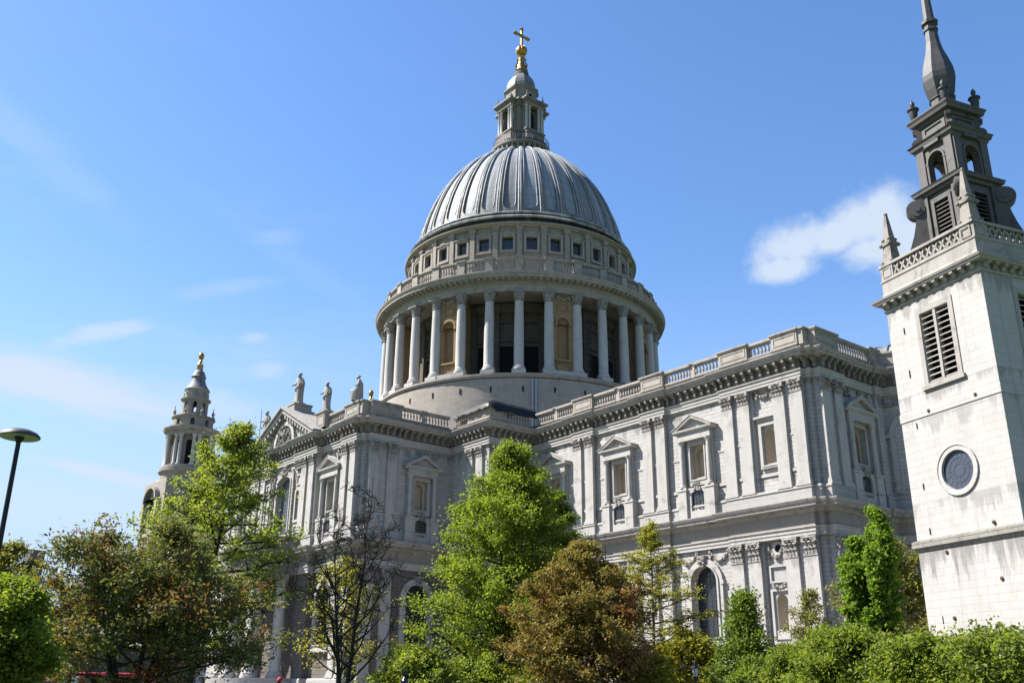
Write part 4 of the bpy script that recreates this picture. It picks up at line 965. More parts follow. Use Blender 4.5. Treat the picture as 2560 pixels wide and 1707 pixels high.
# twin pale pipes down the drum, near the choir roof
for dx in (-.22, .22):
    m = MB(); F = polar(0, 0, 21.3); u = R(-34.0)*21.3+dx; m.tube([F(u, .14, 31.), F(u, .14, 40.1)], [.12, .12], 8); obj('drainpipe', m, 'pipe', cath, smooth=60)

# ------------------------------------------------ west towers of the cathedral
def west_tower():
    m = MB(); m.box(W0, -6., 6., -6., 6., .6, 41.0); m.box(W0, -6.4, 6.4, -6.4, 6.4, 30.3, 31.0)
    for q in range(4):
        F = frame(0, 0, 90*q)
        o_ = [(-3.6, 37.2)]+[(3.6*math.cos(PI-PI*i/14), 37.2+3.0*math.sin(PI*i/14)) for i in range(15)]+[(3.6, 37.2)]
        i_ = [(-3.0, 37.2)]+[(3.0*math.cos(PI-PI*i/14), 37.2+2.4*math.sin(PI*i/14)) for i in range(15)]+[(3.0, 37.2)]
        m.ring(F, o_, i_, 5.9, 7.0); m.box(F, -4.2, -3.0, 5.9, 6.8, 31, 37.3); m.box(F, 3.0, 4.2, 5.9, 6.8, 31, 37.3)
    m.lathe([(6.0, 40.9), (5.7, 41.4), (5.1, 41.6), (5.1, 42.8), (5.6, 43.2), (5.6, 43.9), (5.0, 44.0), (5.0, 44.5)], 32)
    t = obj('west_tower', m, 'attic', cath, smooth=30)
    for q in range(4):
        F = frame(0, 0, 90*q); k = MB(); k.prism(F, outline(-1.5, 1.5, 32.5, 38.2, 1.5), 5.95, 6.05); obj('opening', k, 'void', t)
    m = MB(); m.lathe([(3.5, 44.3), (3.5, 51.0)], 32); obj('tower_core', m, 'attic', t)
    for k in range(8):
        F = polar(0, 0, 3.5); u = 3.5*(k*PI/4+R(22)); m = MB(); m.prism(F, outline(u-.62, u+.62, 44.8, 49.8, .62), -.02, .06); obj('opening', m, 'void', t)
    for k in range(16):
        a = k*PI/8+R(10 if k % 2 else 0); m = MB(); m.lathe([(.5, 44.4), (.5, 44.7), (.38, 44.9), (.37, 47), (.32, 50.0), (.4, 50.2), (.55, 50.75)], 10, math.cos(a)*4.55, math.sin(a)*4.55); obj('tower_column', m, 'column', t, smooth=40)
    m = MB(); m.lathe([(3.4, 50.75), (4.95, 50.75), (4.95, 51.2), (5.0, 51.5), (5.5, 51.6), (5.75, 52.1), (5.75, 52.3), (4.3, 52.5), (4.1, 52.6)], 16); obj('tower_cornice', m, 'drumtrim', t)
    m = MB(); F = polar(0, 0, 4.0); hs = [((k+.5)*4*PI/4-.42, (k+.5)*4*PI/4+.42, 52.9, 54.3, .42) for k in range(8)]
    m.wall(F, 0, 2*PI*4, 52.5, 54.6, 0, hs, .5, step=.5); m.lathe([(4.0, 54.6), (4.35, 54.75), (4.35, 54.95), (2.4, 55.2), (2.4, 52.6)], 32); obj('tower_parapet', m, 'attic', t)
    m = MB(); m.lathe([(3.4, 52.6), (3.3, 55.0)], 16); obj('tower_core', m, 'soffit', t)
    for k in range(8):
        a = k*PI/4; m = MB(); m.lathe([(.28, 54.9), (.2, 55.1), (.14, 55.3), (.32, 55.6), (.36, 55.9), (.16, 56.1), (.2, 56.15), (.06, 56.4), (.12, 56.7), (.01, 57.1)], 8, math.cos(a)*4.1, math.sin(a)*4.1); obj('urn', m, 'drumtrim', t, smooth=40)
    m = MB(); F = polar(0, 0, 2.6); hs = [((k+.5)*2.6*PI/4-.42, (k+.5)*2.6*PI/4+.42, 55.9, 58.2, .42) for k in range(8)]
    m.wall(F, 0, 2*PI*2.6, 55.0, 58.5, 0, hs, .5, step=.4); obj('tower_lantern', m, 'attic', t)
    m = MB(); m.lathe([(2.2, 58.4), (2.7, 58.5), (2.75, 58.65), (3.05, 58.8), (3.05, 59.0), (2.4, 59.15), (2.35, 60.6), (2.5, 60.8), (2.6, 61.1), (2.5, 61.2), (1, 61.3)], 24); obj('tower_drum', m, 'drumtrim', t)
    for k in range(8):
        F = polar(0, 0, 2.36); u = 2.36*(k+.5)*PI/4; m = MB(); m.ring(F, [(u+.5*math.cos(PI*i/6), 59.9+.5*math.sin(PI*i/6)) for i in range(12)], [(u+.3*math.cos(PI*i/6), 59.9+.3*math.sin(PI*i/6)) for i in range(12)], -.05, .15); obj('round_frame', m, 'carved', t)
    m = MB(); m.lathe([(2.45, 61.15), (2.3, 61.5), (1.85, 62.1), (1.5, 62.9), (1.35, 63.7), (1.5, 63.85), (1.5, 64.05), (1.36, 64.15), (1.3, 64.6), (1.0, 65.2), (.55, 65.6), (.5, 65.75)], 24); obj('bell_roof', m, 'leaddark', t, smooth=50)
    m = MB(); m.lathe([(.55, 65.7), (.62, 65.9), (.42, 66.3), (.5, 66.6), (.3, 66.9), (.25, 67.3), (.4, 67.5), (.3, 67.75), (.25, 67.85), (.5, 68.2), (.62, 68.7), (.5, 69.2), (.2, 69.5), (.01, 69.55)], 14)
    for k in range(4): a = k*PI/2; m.tube([(math.cos(a)*r, math.sin(a)*r, z) for r, z in ((.6, 65.7), (.55, 66.3), (.62, 66.7), (.3, 67.2))], [.12, .1, .1, .06], 5)
    obj('gilded_pineapple', m, 'gold', t, smooth=50)
    return t
wt = west_tower(); wt.location = (-80, -20.34, .03); wt.scale = (.98, .98, .98)
w2 = dup(wt, cath); w2.location = (-80, 20.34, .03)

# ------------------------------------------------ statues
def statue(name, label, x, y, z, h, rz, seed, seated=False, staff=False, mat='statue', group='statues on the transept parapet', arms=True):
    rg = random.Random(seed); e = thing(name, label, 'statue', (x, y, z), R(rz), group); m = MB()
    m.box(W0, -.62*h/3.6, .62*h/3.6, -.55*h/3.6, .55*h/3.6, -.25, .12)
    s = h/3.6; n = 22
    if not seated: prof = [(0, .58, .5, 0), (.12, .5, .42, 0), (.28, .47, .38, .02), (.42, .46, .36, .03), (.52, .43, .33, .03), (.6, .42, .30, .02), (.7, .48, .31, 0), (.78, .5, .3, 0), (.83, .36, .25, .0), (.86, .17, .17, .03), (.885, .15, .15, .05)]
    else: prof = [(0, .55, .75, .25), (.15, .52, .72, .3), (.32, .52, .75, .3), (.43, .52, .72, .25), (.5, .46, .42, -.05), (.6, .43, .34, -.1), (.7, .48, .33, -.08), (.78, .47, .3, -.03), (.83, .33, .25, .02), (.86, .17, .17, .06), (.885, .15, .15, .08)]
    ph = [rg.uniform(0, 6) for _ in range(3)]; k0 = len(m.v)
    for t_, a, b, oy in prof:
        for i in range(n):
            q = 2*PI*i/n; f = 1+.10*(1-t_)*math.sin(5*q+ph[0]+t_*3)+.06*math.sin(9*q+ph[1]-2*t_)
            m.v.append((a*s*f*math.cos(q), -oy*s+b*s*f*math.sin(q), t_*h+.1))
    for j in range(len(prof)-1):
        for i in range(n): q = (i+1) % n; m.f.append([k0+j*n+i, k0+j*n+q, k0+(j+1)*n+q, k0+(j+1)*n+i])
    m.tube([(-.1*s, .36*s, .02*h), (-.05*s, .42*s, .4*h), (.15*s, .36*s, .7*h), (.36*s, .1*s, .79*h)], [.3*s, .22*s, .2*s, .14*s], 7)     # cloak
    m.tube([(.42*s, -.1*s, .78*h), (.1*s, -.36*s, .6*h), (-.3*s, -.36*s, .45*h), (-.42*s, 0, .4*h)], [.12*s, .1*s, .1*s, .1*s], 6)
    obj('body', m, mat, e, smooth=60)
    hd = MB(); oy = prof[-1][3]*s; c = (0, -oy-.02*s, .94*h+.1)
    hd.lathe([(.01, -.27*s), (.12*s, -.25*s), (.19*s, -.12*s), (.21*s, .02*s), (.19*s, .15*s), (.1*s, .24*s), (.01, .26*s)], 12, *c)
    hd.tube([(0, c[1]-.18*s, c[2]-.1*s), (0, c[1]-.24*s, c[2]-.24*s), (0, c[1]-.16*s, c[2]-.42*s)], [.1*s, .12*s, .04*s], 6)      # beard
    hd.tube([(0, c[1]-.19*s, c[2]+.06*s), (0, c[1]-.245*s, c[2]-.03*s)], [.03*s, .045*s], 5)                              # nose
    hd.tube([(-.15*s, c[1]+.05*s, c[2]+.14*s), (0, c[1]+.16*s, c[2]+.08*s), (.15*s, c[1]+.05*s, c[2]+.14*s)], [.1*s, .15*s, .1*s], 6); obj('head', hd, mat, e, smooth=60)
    if arms:
        for sd, pts in ((1, [(.44, 0, .765), (.52, -.12, .62), (.34, -.42, .56)]), (-1, [(-.44, 0, .765), (-.56, -.12, .63), (-.66, -.5, .58 if not seated else .5)])):
            am = MB(); am.tube([(px*s, (py-oy*.0)*s, pz*h+.1) for px, py, pz in pts], [.16*s, .13*s, .08*s], 7)
            hx, hy, hz = pts[-1]
            for f_ in range(4): am.tube([(hx*s+(f_-1.5)*.045*s, hy*s, hz*h+.1), (hx*s+(f_-1.5)*.06*s, hy*s-.12*s, hz*h+.12), (hx*s+(f_-1.5)*.05*s, hy*s-.19*s, hz*h+.06)], [.035*s, .03*s, .02*s], 4)
            am.tube([(hx*s+.08*s*sd, hy*s, hz*h+.1), (hx*s+.12*s*sd, hy*s-.08*s, hz*h+.16)], [.035*s, .02*s], 4)
            obj('arm', am, mat, e, smooth=60)
    if staff:
        sm = MB(); sm.tube([(-.72*s, -.5*s, .05), (-.72*s, -.52*s, h*1.12)], [.045*s, .035*s], 6); obj('staff', sm, 'iron', e)
    elif not seated:
        bkm = MB(); bkm.box(lambda u, v, z_: (u*s+.3*s, -.5*s+v*s, .52*h+z_*s), -.16, .16, -.12, .06, 0, .42); obj('book', bkm, mat, e)
    return e
pb = MB(); Fp = frame(0, -37.2)
pb.box(Fp, -1.0, 1.0, -2.6, -.2, 34.6, 35.75); pb.box(Fp, -1.1, 1.1, -2.7, -.1, 35.75, 35.95); obj('statue_plinth', pb, 'drumtrim', cath)
statue('statue', 'tall robed stone statue standing on the peak of the south pediment', 0, -36.0, 36.1, 4.0, 18, 1)
statue('statue', 'robed stone statue standing on the pedestal just right of the pediment, arm across chest', 8.25, -36.3, 33.3, 3.5, 20, 2)
statue('statue', 'seated stone figure at the corner of the transept parapet, beside the gilded knob', 15.9, -36.35, 32.75, 3.0, -25, 3, seated=True)
statue('statue', 'stone statue holding a long thin staff, left of the pediment', -8.25, -36.3, 33.3, 3.5, 10, 4, staff=True)
statue('statue', 'leftmost stone statue on the parapet, half behind the tall tree', -15.3, -36.4, 32.75, 3.2, 10, 5)

# black sheet thrown over the parapet of the bastion
tp = MB(); nx, ny = 22, 14; rg = random.Random(12)
def tz(i, j):
    x = 18.6+6.9*i/nx; y = -25.15+7.3*j/ny
    return (x, y, 0)
for i in range(nx+1):
    for j in range(ny+1):
        x = 18.4+6.95*i/nx; y = -25.0+7.2*j/ny; dE = 25.35-x; dS = y+25.0
        z = 32.72+.95*min(1, dE/1.4, dS/1.6)*(.55+.45*min(1, i/nx))+rg.uniform(-.06, .09)
        if i == nx: x += .06; z = 32.05+rg.uniform(-.25, .05)
        if i == nx-1: x = 25.25; z = 32.75+rg.uniform(0, .08)
        if j == 0: y -= .08; z = 32.25+rg.uniform(-.2, .1)
        if j == 1: y = -24.95; z = 32.72+rg.uniform(0, .1)
        tp.v.append((x, y, z))
for i in range(nx):
    for j in range(ny): a = i*(ny+1)+j; tp.f.append([a, a+1, a+ny+2, a+ny+1])
tag(obj('plastic_sheet', tp, 'tarp', smooth=180), 'crumpled black plastic sheet laid over the parapet where the two wings meet', 'tarpaulin')
# scaffold tower inside the colonnade, right of the niche
sx_, sy_ = math.cos(colaz(2)+STEP*.55)*18.6, math.sin(colaz(2)+STEP*.55)*18.6
sct = thing('scaffold_tower', 'dark lattice scaffold tower standing between columns of the drum, right of an ochre niche', 'scaffold', (sx_, sy_, 40.95), colaz(2)+STEP*.55)
pm = MB(); bm_ = MB()
for a in (-.5, .5):
    for b in (-.75, .75): pm.tube([(a, b, 0), (a, b, 9.4)], [.05, .05], 5)
for k in range(12):
    z = .4+.78*k
    for a in (-.5, .5):
        bm_.tube([(a, -.75, z), (a, .75, z)], [.03, .03], 4); bm_.tube([(a, -.75 if k % 2 else .75, z), (a, .75 if k % 2 else -.75, z+.78)], [.03, .03], 4)
    for b in (-.75, .75): bm_.tube([(-.5, b, z), (.5, b, z)], [.03, .03], 4); bm_.tube([(-.5 if k % 2 else .5, b, z), (.5 if k % 2 else -.5, b, z+.78)], [.03, .03], 4)
obj('upright', pm, 'iron', sct); obj('bracing', bm_, 'iron', sct)

# ------------------------------------------------ second church tower, on the right
TW = 6.2
tow = thing('church_tower', 'square white stone church tower with louvred belfry and tall dark bulbous spire', 'church tower', (89.79-.96222*TW, -44.26+.27228*TW, 0), R(-15.8))
TF = [frame(0, 0, 0), frame(TW, 0, 90), frame(TW, TW, 180), frame(0, TW, 270)]
sh = MB()
circ = lambda c, z, r, n=28: [(c+r*math.cos(2*PI*i/n-PI/2), z+r*math.sin(2*PI*i/n-PI/2)) for i in range(n)]
for qi, F in enumerate(TF):
    hs = [(3.1-.93, 3.1+.93, 16.5, 20.2)]
    sh.wall(F, 0, TW, 15.38, 21.2, 0, hs, .45)
    # round window: square hole filled by a ring of facets
    sh.wall(F, 0, TW, 8.9, 15.0, 0, [(2.0, 4.2, 10.85, 13.05)], .0)
    c_ = circ(3.1, 11.95, .95, 32); sq = []
    for u, z in c_:
        du, dz = u-3.1, z-11.95; k = 1.1/max(abs(du), abs(dz)); sq.append((3.1+du*k, 11.95+dz*k))
    for i in range(32):
        j = (i+1) % 32; sh.poly([F(sq[i][0], 0, sq[i][1]), F(sq[j][0], 0, sq[j][1]), F(c_[j][0], 0, c_[j][1]), F(c_[i][0], 0, c_[i][1])])
        sh.quad(F, (c_[i][0], 0, c_[i][1]), (c_[j][0], 0, c_[j][1]), (c_[j][0], -.12, c_[j][1]), (c_[i][0], -.12, c_[i][1]))
    sh.wall(F, 0, TW, .5, 8.5, .02)
obj('tower_shaft', sh, 'tower', tow)
SQ = [(0, 0), (TW, 0), (TW, TW), (0, TW)]
def tsweep(name, prof, mat): m = MB(); m.sweep(SQ, prof, True); return obj(name, m, mat, tow)
tsweep('string_course', [(0, 14.95), (.04, 14.95), (.04, 15.36), (0, 15.4)], 'tower')
M['ledge'] = stone('tower_ledge', (.33, .315, .27), (1.1, .8, .02), .5, soot=.75, streak=.6, soot_scale=.7)
tsweep('ledge', [(0, 8.42), (.06, 8.45), (.12, 8.6), (.2, 8.62), (.2, 8.92), (0, 9.0)], 'ledge')
tsweep('tower_cornice', [(0, 21.02), (.06, 21.02), (.1, 21.12), (.02, 21.16), (.02, 21.48), (.42, 21.5), (.44, 21.58), (.5, 21.62), (.54, 21.72), (.1, 21.8), (.06, 22.05), (.03, 22.1), (.03, 22.75), (.08, 22.78), (.08, 22.86), (-.25, 22.86)], 'towertrim')
for F in TF:
    for k in range(11): u = .3+(TW-.6)*k/10; m = MB(); m.prism_u(F, [(.02, 21.17), (.12, 21.2), (.2, 21.32), (.38, 21.38), (.38, 21.49), (.02, 21.49)], u-.11, u+.11); obj('cornice_bracket', m, 'towertrim', tow)
    fr = MB(); fr.ring(F, [(3.1-1.2, 16.25), (3.1+1.2, 16.25), (3.1+1.2, 20.5), (3.1-1.2, 20.5)], [(3.1-.93, 16.5), (3.1+.93, 16.5), (3.1+.93, 20.2), (3.1-.93, 20.2)], 0, .05)
    fr.box(F, 3.1-1.32, 3.1+1.32, 0, .14, 16.2, 16.4); fr.box(F, 3.1-.08, 3.1+.08, -.3, .02, 16.5, 20.2)
    lw_ = obj('belfry_window', fr, 'towertrim', tow)
    lm = MB()
    for s in (-1, 1):
        a, b = sorted((3.1+s*.085, 3.1+s*.92))
        for k in range(12): z = 16.55+.305*k; lm.prism_u(F, [(-.03, z), (-.03, z+.05), (-.3, z+.19), (-.3, z+.14)], a, b)
    obj('louvre', lm, 'towertrim', lw_)
    bk_ = MB(); bk_.box(F, 3.1-.93, 3.1+.93, -.46, -.43, 16.4, 20.3); obj('dark_void', bk_, 'void', lw_)
    rr = MB(); rr.ring(F, circ(3.1, 11.95, 1.19), circ(3.1, 11.95, .95), .0, .05); rr.ring(F, circ(3.1, 11.95, 1.22), circ(3.1, 11.95, 1.18), .0, .085); rw_ = obj('round_window', rr, 'tower', tow)
    rp = MB(); rp.prism(F, circ(3.1, 11.95, .97), -.12, -.10); obj('pane', rp, 'oculus', rw_)
    rb_ = MB()
    for k in range(16): a = 2*PI*k/16; rb_.tube([F(3.1+.3*math.cos(a), -.095, 11.95+.3*math.sin(a)), F(3.1+.9*math.cos(a), -.095, 11.95+.9*math.sin(a))], [.008, .008], 4)
    for r in (.3, .6): rb_.ring(F, circ(3.1, 11.95, r+.015), circ(3.1, 11.95, r-.015), -.1, -.085)
    obj('glazing_bars', rb_, 'iron', rw_)
F = TF[0]
for s, z, hh in ((5.16, 19.68, .34), (5.19, 17.34, .4), (5.32, 11.55, .3), (5.2, 14.6, .28), (5.3, 9.35, .3), (5.25, 5.2, .35)):
    m = MB(); m.box(F, TW-s-.025, TW-s+.025, -.02, .035, z-hh/2, z+hh/2); obj('wall_slit', m, 'void', tow)
for s, z in ((4.3, 15.16), (1.4, 15.2), (1.52, 9.22), (4.44, 8.25), (1.57, 6.74), (4.54, 5.24)):
    m = MB(); c_ = [(TW-s+.11*math.cos(PI*i/6), z+.11*math.sin(PI*i/6)) for i in range(12)]; c_ = [(TW-s+(u-TW+s)*.82, z+(zz-z)*.82) for u, zz in c_]; m.prism(F, c_, 0, .07); m.prism(F, [(TW-s+(u-TW+s)*.55, z+(zz-z)*.55) for u, zz in c_], .07, .1); obj('tie_plate', m, 'rust', tow)
for s, z in ((2.5, 15.16), (4.6, 9.3)):
    m = MB(); m.prism(TF[1], [(s+.11*math.cos(PI*i/6), z+.11*math.sin(PI*i/6)) for i in range(12)], 0, .12); obj('tie_plate', m, 'rust', tow)
# pierced parapet: two rows of crossing bars between corner piers
for F in TF:
    m = MB(); m.box(F, .85, TW-.85, -.2, .04, 22.86, 22.96); m.box(F, -.08, TW+.08, -.26, .1, 23.62, 23.76)
    per = .44; n = int(round((TW-1.7)/per))
    for k in range(n):
        a = .85+(TW-1.7)*k/n; b = .85+(TW-1.7)*(k+1)/n; c = (a+b)/2
        for z0, z1 in ((22.94, 23.29), (23.29, 23.64)):
            for p, q in (((a, z0), (c, z1)), ((c, z1), (b, z0))) if z0 < 23 else (((a, z1), (c, z0)), ((c, z0), (b, z1))):
                dx, dz = q[0]-p[0], q[1]-p[1]; l = math.hypot(dx, dz); nx_, nz_ = -dz/l*.05, dx/l*.05
                m.prism(F, [(p[0]+nx_, p[1]+nz_), (p[0]-nx_, p[1]-nz_), (q[0]-nx_, q[1]-nz_), (q[0]+nx_, q[1]+nz_)], -.14, .0)
        for z, w_ in ((23.0, .12), (23.58, .12)): m.prism(F, [(a-w_, z), (a, z-.1), (a+w_, z), (a, z+.1)], -.14, .0) if 0 < k else None
        m.prism(F, [(c-.1, 23.29), (c, 23.19), (c+.1, 23.29), (c, 23.39)], -.13, -.01)
    m.box(F, 0, .86, -.86, .05, 22.86, 23.62); m.ring(F, [(.14, 22.98), (.74, 22.98), (.74, 23.52), (.14, 23.52)], [(.2, 23.04), (.68, 23.04), (.68, 23.46), (.2, 23.46)], .05, .08)
    m.ring(F, [(TW-.74, 22.98), (TW-.14, 22.98), (TW-.14, 23.52), (TW-.74, 23.52)], [(TW-.68, 23.04), (TW-.2, 23.04), (TW-.2, 23.46), (TW-.68, 23.46)], .05, .08)
    obj('pierced_parapet', m, 'towertrim', tow)
for cx, cy in ((.43, .43), (TW-.43, .43), (TW-.43, TW-.43), (.43, TW-.43)):
    def ob(z0, z1, a, b): return (lambda u, v, z: (cx+u, cy+v, z)), -a, a, -a, a, z0, z1, 1, a-b
    m = MB(); m.box(*ob(23.74, 24.9, .36, .25)); m.box(*ob(24.9, 25.1, .33, .33)); m.box(*ob(25.08, 26.75, .24, .07)); m.lathe([(.01, 26.7), (.1, 26.78), (.11, 26.86), (.01, 26.95)], 8, cx, cy)
    for k in range(4):
        a = PI/4+k*PI/2
        for z, r in ((23.9, .48), (24.95, .44), (25.25, .30)):
            c_ = (cx+math.cos(a)*r, cy+math.sin(a)*r, z); m.lathe([(.01, -.12), (.11, -.04), (.12, .05), (.01, .14)], 7, *c_)
    obj('pinnacle', m, 'pinnacle', tow)
# lantern stages, in stone and lead
CX = TW/2
cfr = [frame(CX, CX, 90*q) for q in range(4)]
def sqsweep(h, prof, name, mat, parent=tow):
    m = MB(); m.sweep([(CX-h, CX-h), (CX+h, CX-h), (CX+h, CX+h), (CX-h, CX+h)], prof, True); return obj(name, m, mat, parent)
m = MB()
for F in cfr: m.wall(F, -1.3, 1.3, 21.7, 27.45, 1.3, [(-.48, .48, 24.6, 26.75)], .3)
for F in cfr:
    for s in (-1, 1): m.box(F, *sorted((s*.82, s*1.3)), 1.28, 1.42, 21.7, 27.3)
    m.ring(F, [(-.66, 24.4), (.66, 24.4), (.66, 26.95), (-.66, 26.95)], [(-.48, 24.6), (.48, 24.6), (.48, 26.75), (-.48, 26.75)], 1.28, 1.37)
ls = obj('louvre_stage', m, 'steeple', tow)
for F in cfr:
    m = MB()
    for k in range(9): z = 24.62+.235*k; m.prism_u(F, [(1.29, z), (1.29, z+.05), (1.08, z+.2), (1.08, z+.15)], -.48, .48)
    obj('louvre', m, 'steeple', ls)
    m = MB(); m.box(F, -.5, .5, 1.0, 1.03, 24.5, 26.8); obj('dark_void', m, 'void', ls)
sqsweep(1.42, [(-.3, 27.25), (.02, 27.28), (.06, 27.45), (.2, 27.5), (.22, 27.62), (.28, 27.72), (-.2, 27.8)], 'stage_cornice', 'steeple')
fl = [(3.5, 22.9), (3.5, 23.3), (3.12, 23.8), (2.78, 24.4), (2.52, 25.1), (2.36, 25.7), (2.28, 26.12)]
vol = [(2.16+.55*math.cos(R(a)), 26.72+.55*math.sin(R(a))) for a in range(-100, 100, 20)]
poly = [(1.5, 22.9)]+fl+vol+[(1.75, 27.35), (1.5, 27.3)]
for q in range(4):
    F = frame(CX, CX, 45+90*q)                  # v looks along the diagonal
    m = MB(); m.prism_u(F, poly, -.27, .27)
    for s in (-1, 1): m.prism_u(F, [(2.16+.42*math.cos(R(a)), 26.72+.42*math.sin(R(a))) for a in range(0, 360, 30)], *sorted((s*.27, s*.33)))
    for s in (-1, 1): m.prism_u(F, [(2.16+.17*math.cos(R(a)), 26.72+.17*math.sin(R(a))) for a in range(0, 360, 45)], *sorted((s*.33, s*.38)))
    obj('scroll_buttress', m, 'steeple', tow)
m = MB()
for F in cfr: m.wall(F, -1.22, 1.22, 27.7, 30.15, 1.22, [(-.52, .52, 27.85, 29.7, .52)], .36)
for F in cfr:
    for s in (-1, 1): m.box(F, *sorted((s*.72, s*1.22)), 1.2, 1.32, 27.72, 30.1); m.box(F, *sorted((s*.66, s*1.28)), 1.2, 1.38, 27.72, 27.9)
    m.ring(F, outline(-.64, .64, 27.85, 29.82, .64), outline(-.52, .52, 27.85, 29.7, .52), 1.2, 1.3); m.box(F, -.68, -.5, 1.2, 1.32, 29.1, 29.2); m.box(F, .5, .68, 1.2, 1.32, 29.1, 29.2)
m.box(frame(CX, CX), -1.2, 1.2, -1.2, 1.2, 29.75, 30.2); m.box(frame(CX, CX), -1.2, 1.2, -1.2, 1.2, 27.68, 27.82)
obj('arched_stage', m, 'steeple', tow)
sqsweep(1.3, [(-.3, 30.08), (.02, 30.1), (.06, 30.25), (.16, 30.3), (.2, 30.48), (.28, 30.56), (-.2, 30.66)], 'stage_cornice', 'steeple')
m = MB(); m.box(frame(CX, CX), -1., 1., -1., 1., 30.5, 31.7)
for F in cfr:
    m.ring(F, [(-.8, 30.7), (.8, 30.7), (.8, 31.5), (-.8, 31.5)], [(-.6, 30.85), (.6, 30.85), (.6, 31.4), (-.6, 31.4)], .99, 1.07)
    m.prism(F, outline(-.5, .5, 30.1, 30.85, .35), .9, 1.45)
obj('steeple_attic', m, 'steeple', tow)
for q in range(4):
    F = frame(CX, CX, 45+90*q); m = MB()
    m.prism_u(F, [(1.3, 30.6), (1.85, 30.6), (1.92, 30.8), (1.8, 31.0), (1.6, 31.1), (1.6, 31.3), (1.78, 31.4), (1.8, 31.6), (1.6, 31.7), (1.3, 31.7)], -.14, .14); obj('scroll_bracket', m, 'steeple', tow)
sqsweep(1.05, [(-.6, 31.62), (.02, 31.65), (.08, 31.8), (.3, 31.85), (.34, 32.0), (.42, 32.14), (.42, 32.2), (-.9, 32.3)], 'top_cornice', 'steeple')
UR = [(.16, 32.2), (.12, 32.3), (.2, 32.5), (.25, 32.95), (.33, 33.0), (.33, 33.06), (.1, 33.12), (.07, 33.2), (.14, 33.36), (.12, 33.5), (.01, 33.68)]
for sx1 in (-1, 1):
    for sy1 in (-1, 1): m = MB(); m.lathe(UR, 12, CX+sx1*1.12, CX+sy1*1.12); obj('urn', m, 'spire', tow, smooth=40)
m = MB(); m.lathe([(.78, 32.2), (.78, 32.7), (.66, 32.75), (.66, 33.2), (.74, 33.28), (.66, 33.38), (.80, 33.9), (.90, 34.45), (.91, 34.8), (.84, 35.3), (.68, 35.9), (.50, 36.5), (.40, 37.1), (.345, 37.9), (.42, 37.95), (.42, 38.05), (.345, 38.08), (.34, 38.38), (.47, 38.42), (.47, 38.6), (.31, 38.66), (.26, 40.1), (.17, 42.2), (.08, 43.9), (.14, 44.0), (.14, 44.15), (.03, 44.3), (.03, 45.4)], 8, CX, CX, 0, PI/8, 2*PI+PI/8)
obj('spire', m, 'spire', tow)

# ------------------------------------------------ trees and shrubs
def leafmat(name, cols, clump=None, transl=.55, rough=.5):
    """cols: colours a leaf may have; clump: second colour that takes over in patches of the crown"""
    m, t, b, o = new_mat(name); KL = .9; cols = [tuple(x*KL for x in c_) for c_ in cols]; clump = clump and (tuple(x*KL for x in clump[0]), *clump[1:])
    geo = t.add('ShaderNodeNewGeometry'); n = len(cols)
    c = t.ramp(geo.outputs['Random Per Island'], [(i/max(1, n-1), x) for i, x in enumerate(cols)])
    if clump:
        nz = t.noise(geo.outputs['Position'], clump[1], 3, .6)
        f = t.maprange(t.math('ADD', nz, t.math('MULTIPLY', t.math('SUBTRACT', geo.outputs['Random Per Island'], .5), .25)), clump[2]-.07, clump[2]+.07)
        c = t.mix(f, c, clump[0])
    t.l.new(c, b.inputs['Base Color']); P(b, rough=.6, spec=.18)
    tr = t.add('ShaderNodeBsdfTranslucent'); t.l.new(t.mix(1., c, (1.25, 1.3, .6), 'MULTIPLY'), tr.inputs[0])
    mx = t.add('ShaderNodeMixShader'); mx.inputs[0].default_value = transl; t.l.new(b.outputs[0], mx.inputs[1]); t.l.new(tr.outputs[0], mx.inputs[2]); t.l.new(mx.outputs[0], o.inputs[0])
    return m
L = {'spring': leafmat('spring_leaves', [(.125, .175, .018), (.18, .225, .026), (.23, .265, .045), (.14, .19, .02)]),
     'airy': leafmat('airy_leaves', [(.16, .20, .028), (.21, .245, .04), (.27, .29, .065)]),
     'dense': leafmat('hornbeam_leaves', [(.085, .155, .016), (.13, .21, .024), (.19, .27, .04)]),
     'copper': leafmat('copper_leaves', [(.16, .125, .03), (.23, .165, .045), (.15, .14, .03), (.28, .19, .06)], ((.28, .105, .05), .5, .62), .35),
     'bronze': leafmat('bronze_leaves', [(.095, .105, .032), (.13, .135, .045), (.10, .12, .03), (.20, .195, .085)], ((.19, .075, .028), .35, .60), .4),
     'yellow': leafmat('yellow_green_leaves', [(.26, .245, .035), (.32, .29, .05), (.20, .215, .035)]),
     'dark': leafmat('deep_green_leaves', [(.08, .125, .018), (.12, .17, .026), (.17, .22, .045)]),
     'olive': leafmat('olive_leaves', [(.16, .155, .045), (.21, .20, .06), (.13, .135, .04)]),
     'hedge': leafmat('lime_hedge_leaves', [(.11, .15, .016), (.16, .20, .028), (.21, .24, .045), (.125, .165, .02)])}
M['bark'] = stone('bark', (.05, .042, .034), None, soot=.4, streak=.3, rough=.95, soot_scale=1.5)

